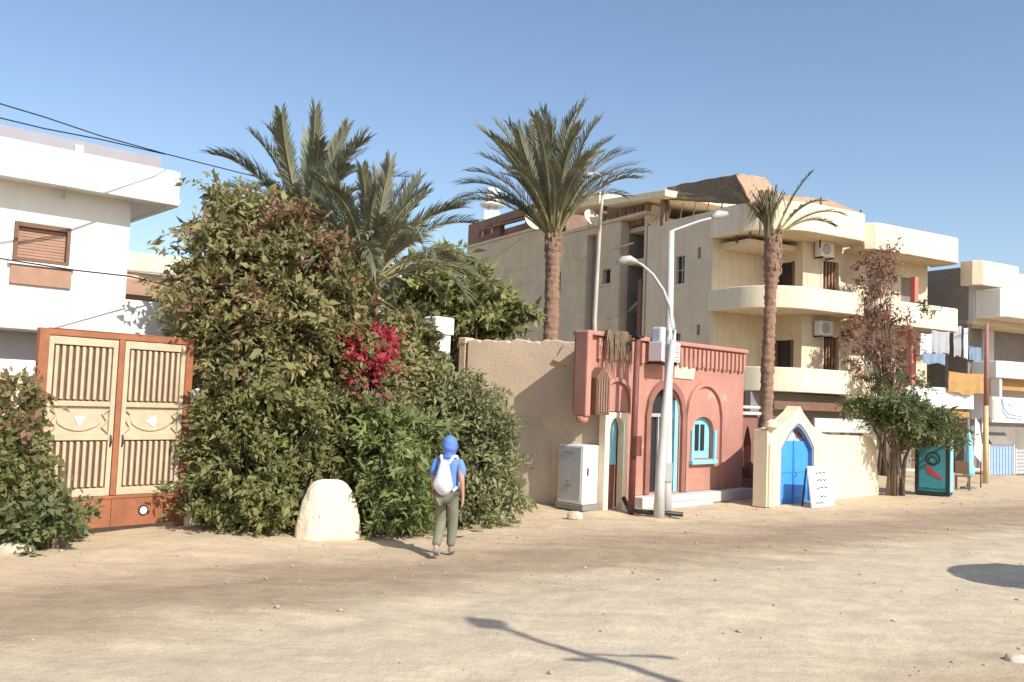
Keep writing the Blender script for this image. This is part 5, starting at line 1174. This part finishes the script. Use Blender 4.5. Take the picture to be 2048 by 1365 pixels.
    for n, P in legs.items():
        h, b0, to = P[3], P[4], P[5]
        skin('shoe', dict(a=(h[0], h[1] - .03, h[2] - .03, .042), b=(b0[0], b0[1], b0[2], .048), c=(to[0], to[1], to[2] + .005, .036)), [('a', 'b'), ('b', 'c')], GREYW, t, 2, 'b')
    # headscarf: a closed cloth dome falling to the shoulders at the back, open at the face
    vs = []; fs = []; nu, nv = 28, 16
    for k, g_ in enumerate((1.0, .93)):
        for j in range(nv + 1):
            f_ = j / nv; z = 1.745 - .325 * f_; r = .128 * math.sin(min(1, f_ * 2.0 + .0) * math.pi / 2) ** .55  - .035 * math.exp(-((f_ - .85) / .16) ** 2)
            for i in range(nu + 1):
                q = math.pi / 2 + .62 + (2 * math.pi - 1.24) * i / nu if f_ > .34 else math.pi / 2 + (2 * math.pi) * i / nu
                rr = r * g_ * (1 + .05 * math.sin(q * 5 + f_ * 8) * f_ + .03 * math.sin(q * 3 - f_ * 22)); vs.append((rr * math.cos(q) * .92, .035 + rr * math.sin(q) * 1.05, z))
    N = (nv + 1) * (nu + 1)
    for k in range(2):
        for j in range(nv):
            for i in range(nu): o = k * N + j * (nu + 1) + i; fs.append((o, o + 1, o + nu + 2, o + nu + 1))
    MB().add(vs, fs).build('headscarf', CAPB, t, True)
    for s in (-1, 1):
        MB().lathe([(.002, -.011), (.009, -.006), (.011, 0), (.009, .006), (.002, .011)], (.032 * s, .118, 1.598), 10).build('eye', BLACKM, t, True)
    MB().tube([(-.025, .128, 1.535), (0, .137, 1.533), (.025, .128, 1.535)], [.003, .006, .003], 6).build('mouth', MPOLE, t, True)
    # white drop-shaped backpack with straps crossing at the neck
    vs = []; fs = []; nu, nv = 24, 18
    for j in range(nv + 1):
        f_ = j / nv; z = .88 + .50 * f_; w = .148 * (math.sin(min(1, f_ * 2.6 + .06) * math.pi / 2) ** .6) * (1 - .66 * max(0, f_ - .30) / .70) * (1 if f_ < .97 else .8); d = .105 * (math.sin(min(1, f_ * 2.2 + .08) * math.pi / 2)) * (1 - .62 * f_) + .012
        for i in range(nu):
            q = 2 * math.pi * i / nu; k = 1 + .05 * math.sin(q * 5 + f_ * 9) * (1 - f_ * .5) + .03 * math.sin(q * 9 - f_ * 31)
            vs.append((w * math.cos(q) * k - .015, -.15 - d * .4 + d * math.sin(q) * k, z))
    for j in range(nv):
        for i in range(nu): i2 = (i + 1) % nu; fs.append((j * nu + i, j * nu + i2, (j + 1) * nu + i2, (j + 1) * nu + i))
    fs += [tuple(range(nu - 1, -1, -1)), tuple(nv * nu + i for i in range(nu))]
    bg_ = MB().add(vs, fs).build('backpack', BAGW, t, True)
    for s in (-1, 1):
        b = MB(); b.tube([(.02 * s, -.145, 1.30), (.06 * s, -.135, 1.37), (.095 * s, -.075, 1.435), (.11 * s, .03, 1.435), (.12 * s, .13, 1.34), (.135 * s, .13, 1.15), (.155 * s, .05, 1.0), (.12 * s, -.12, .95)], [.022] * 8, 8); b.build('strap', BAGW, bg_, True)
person()
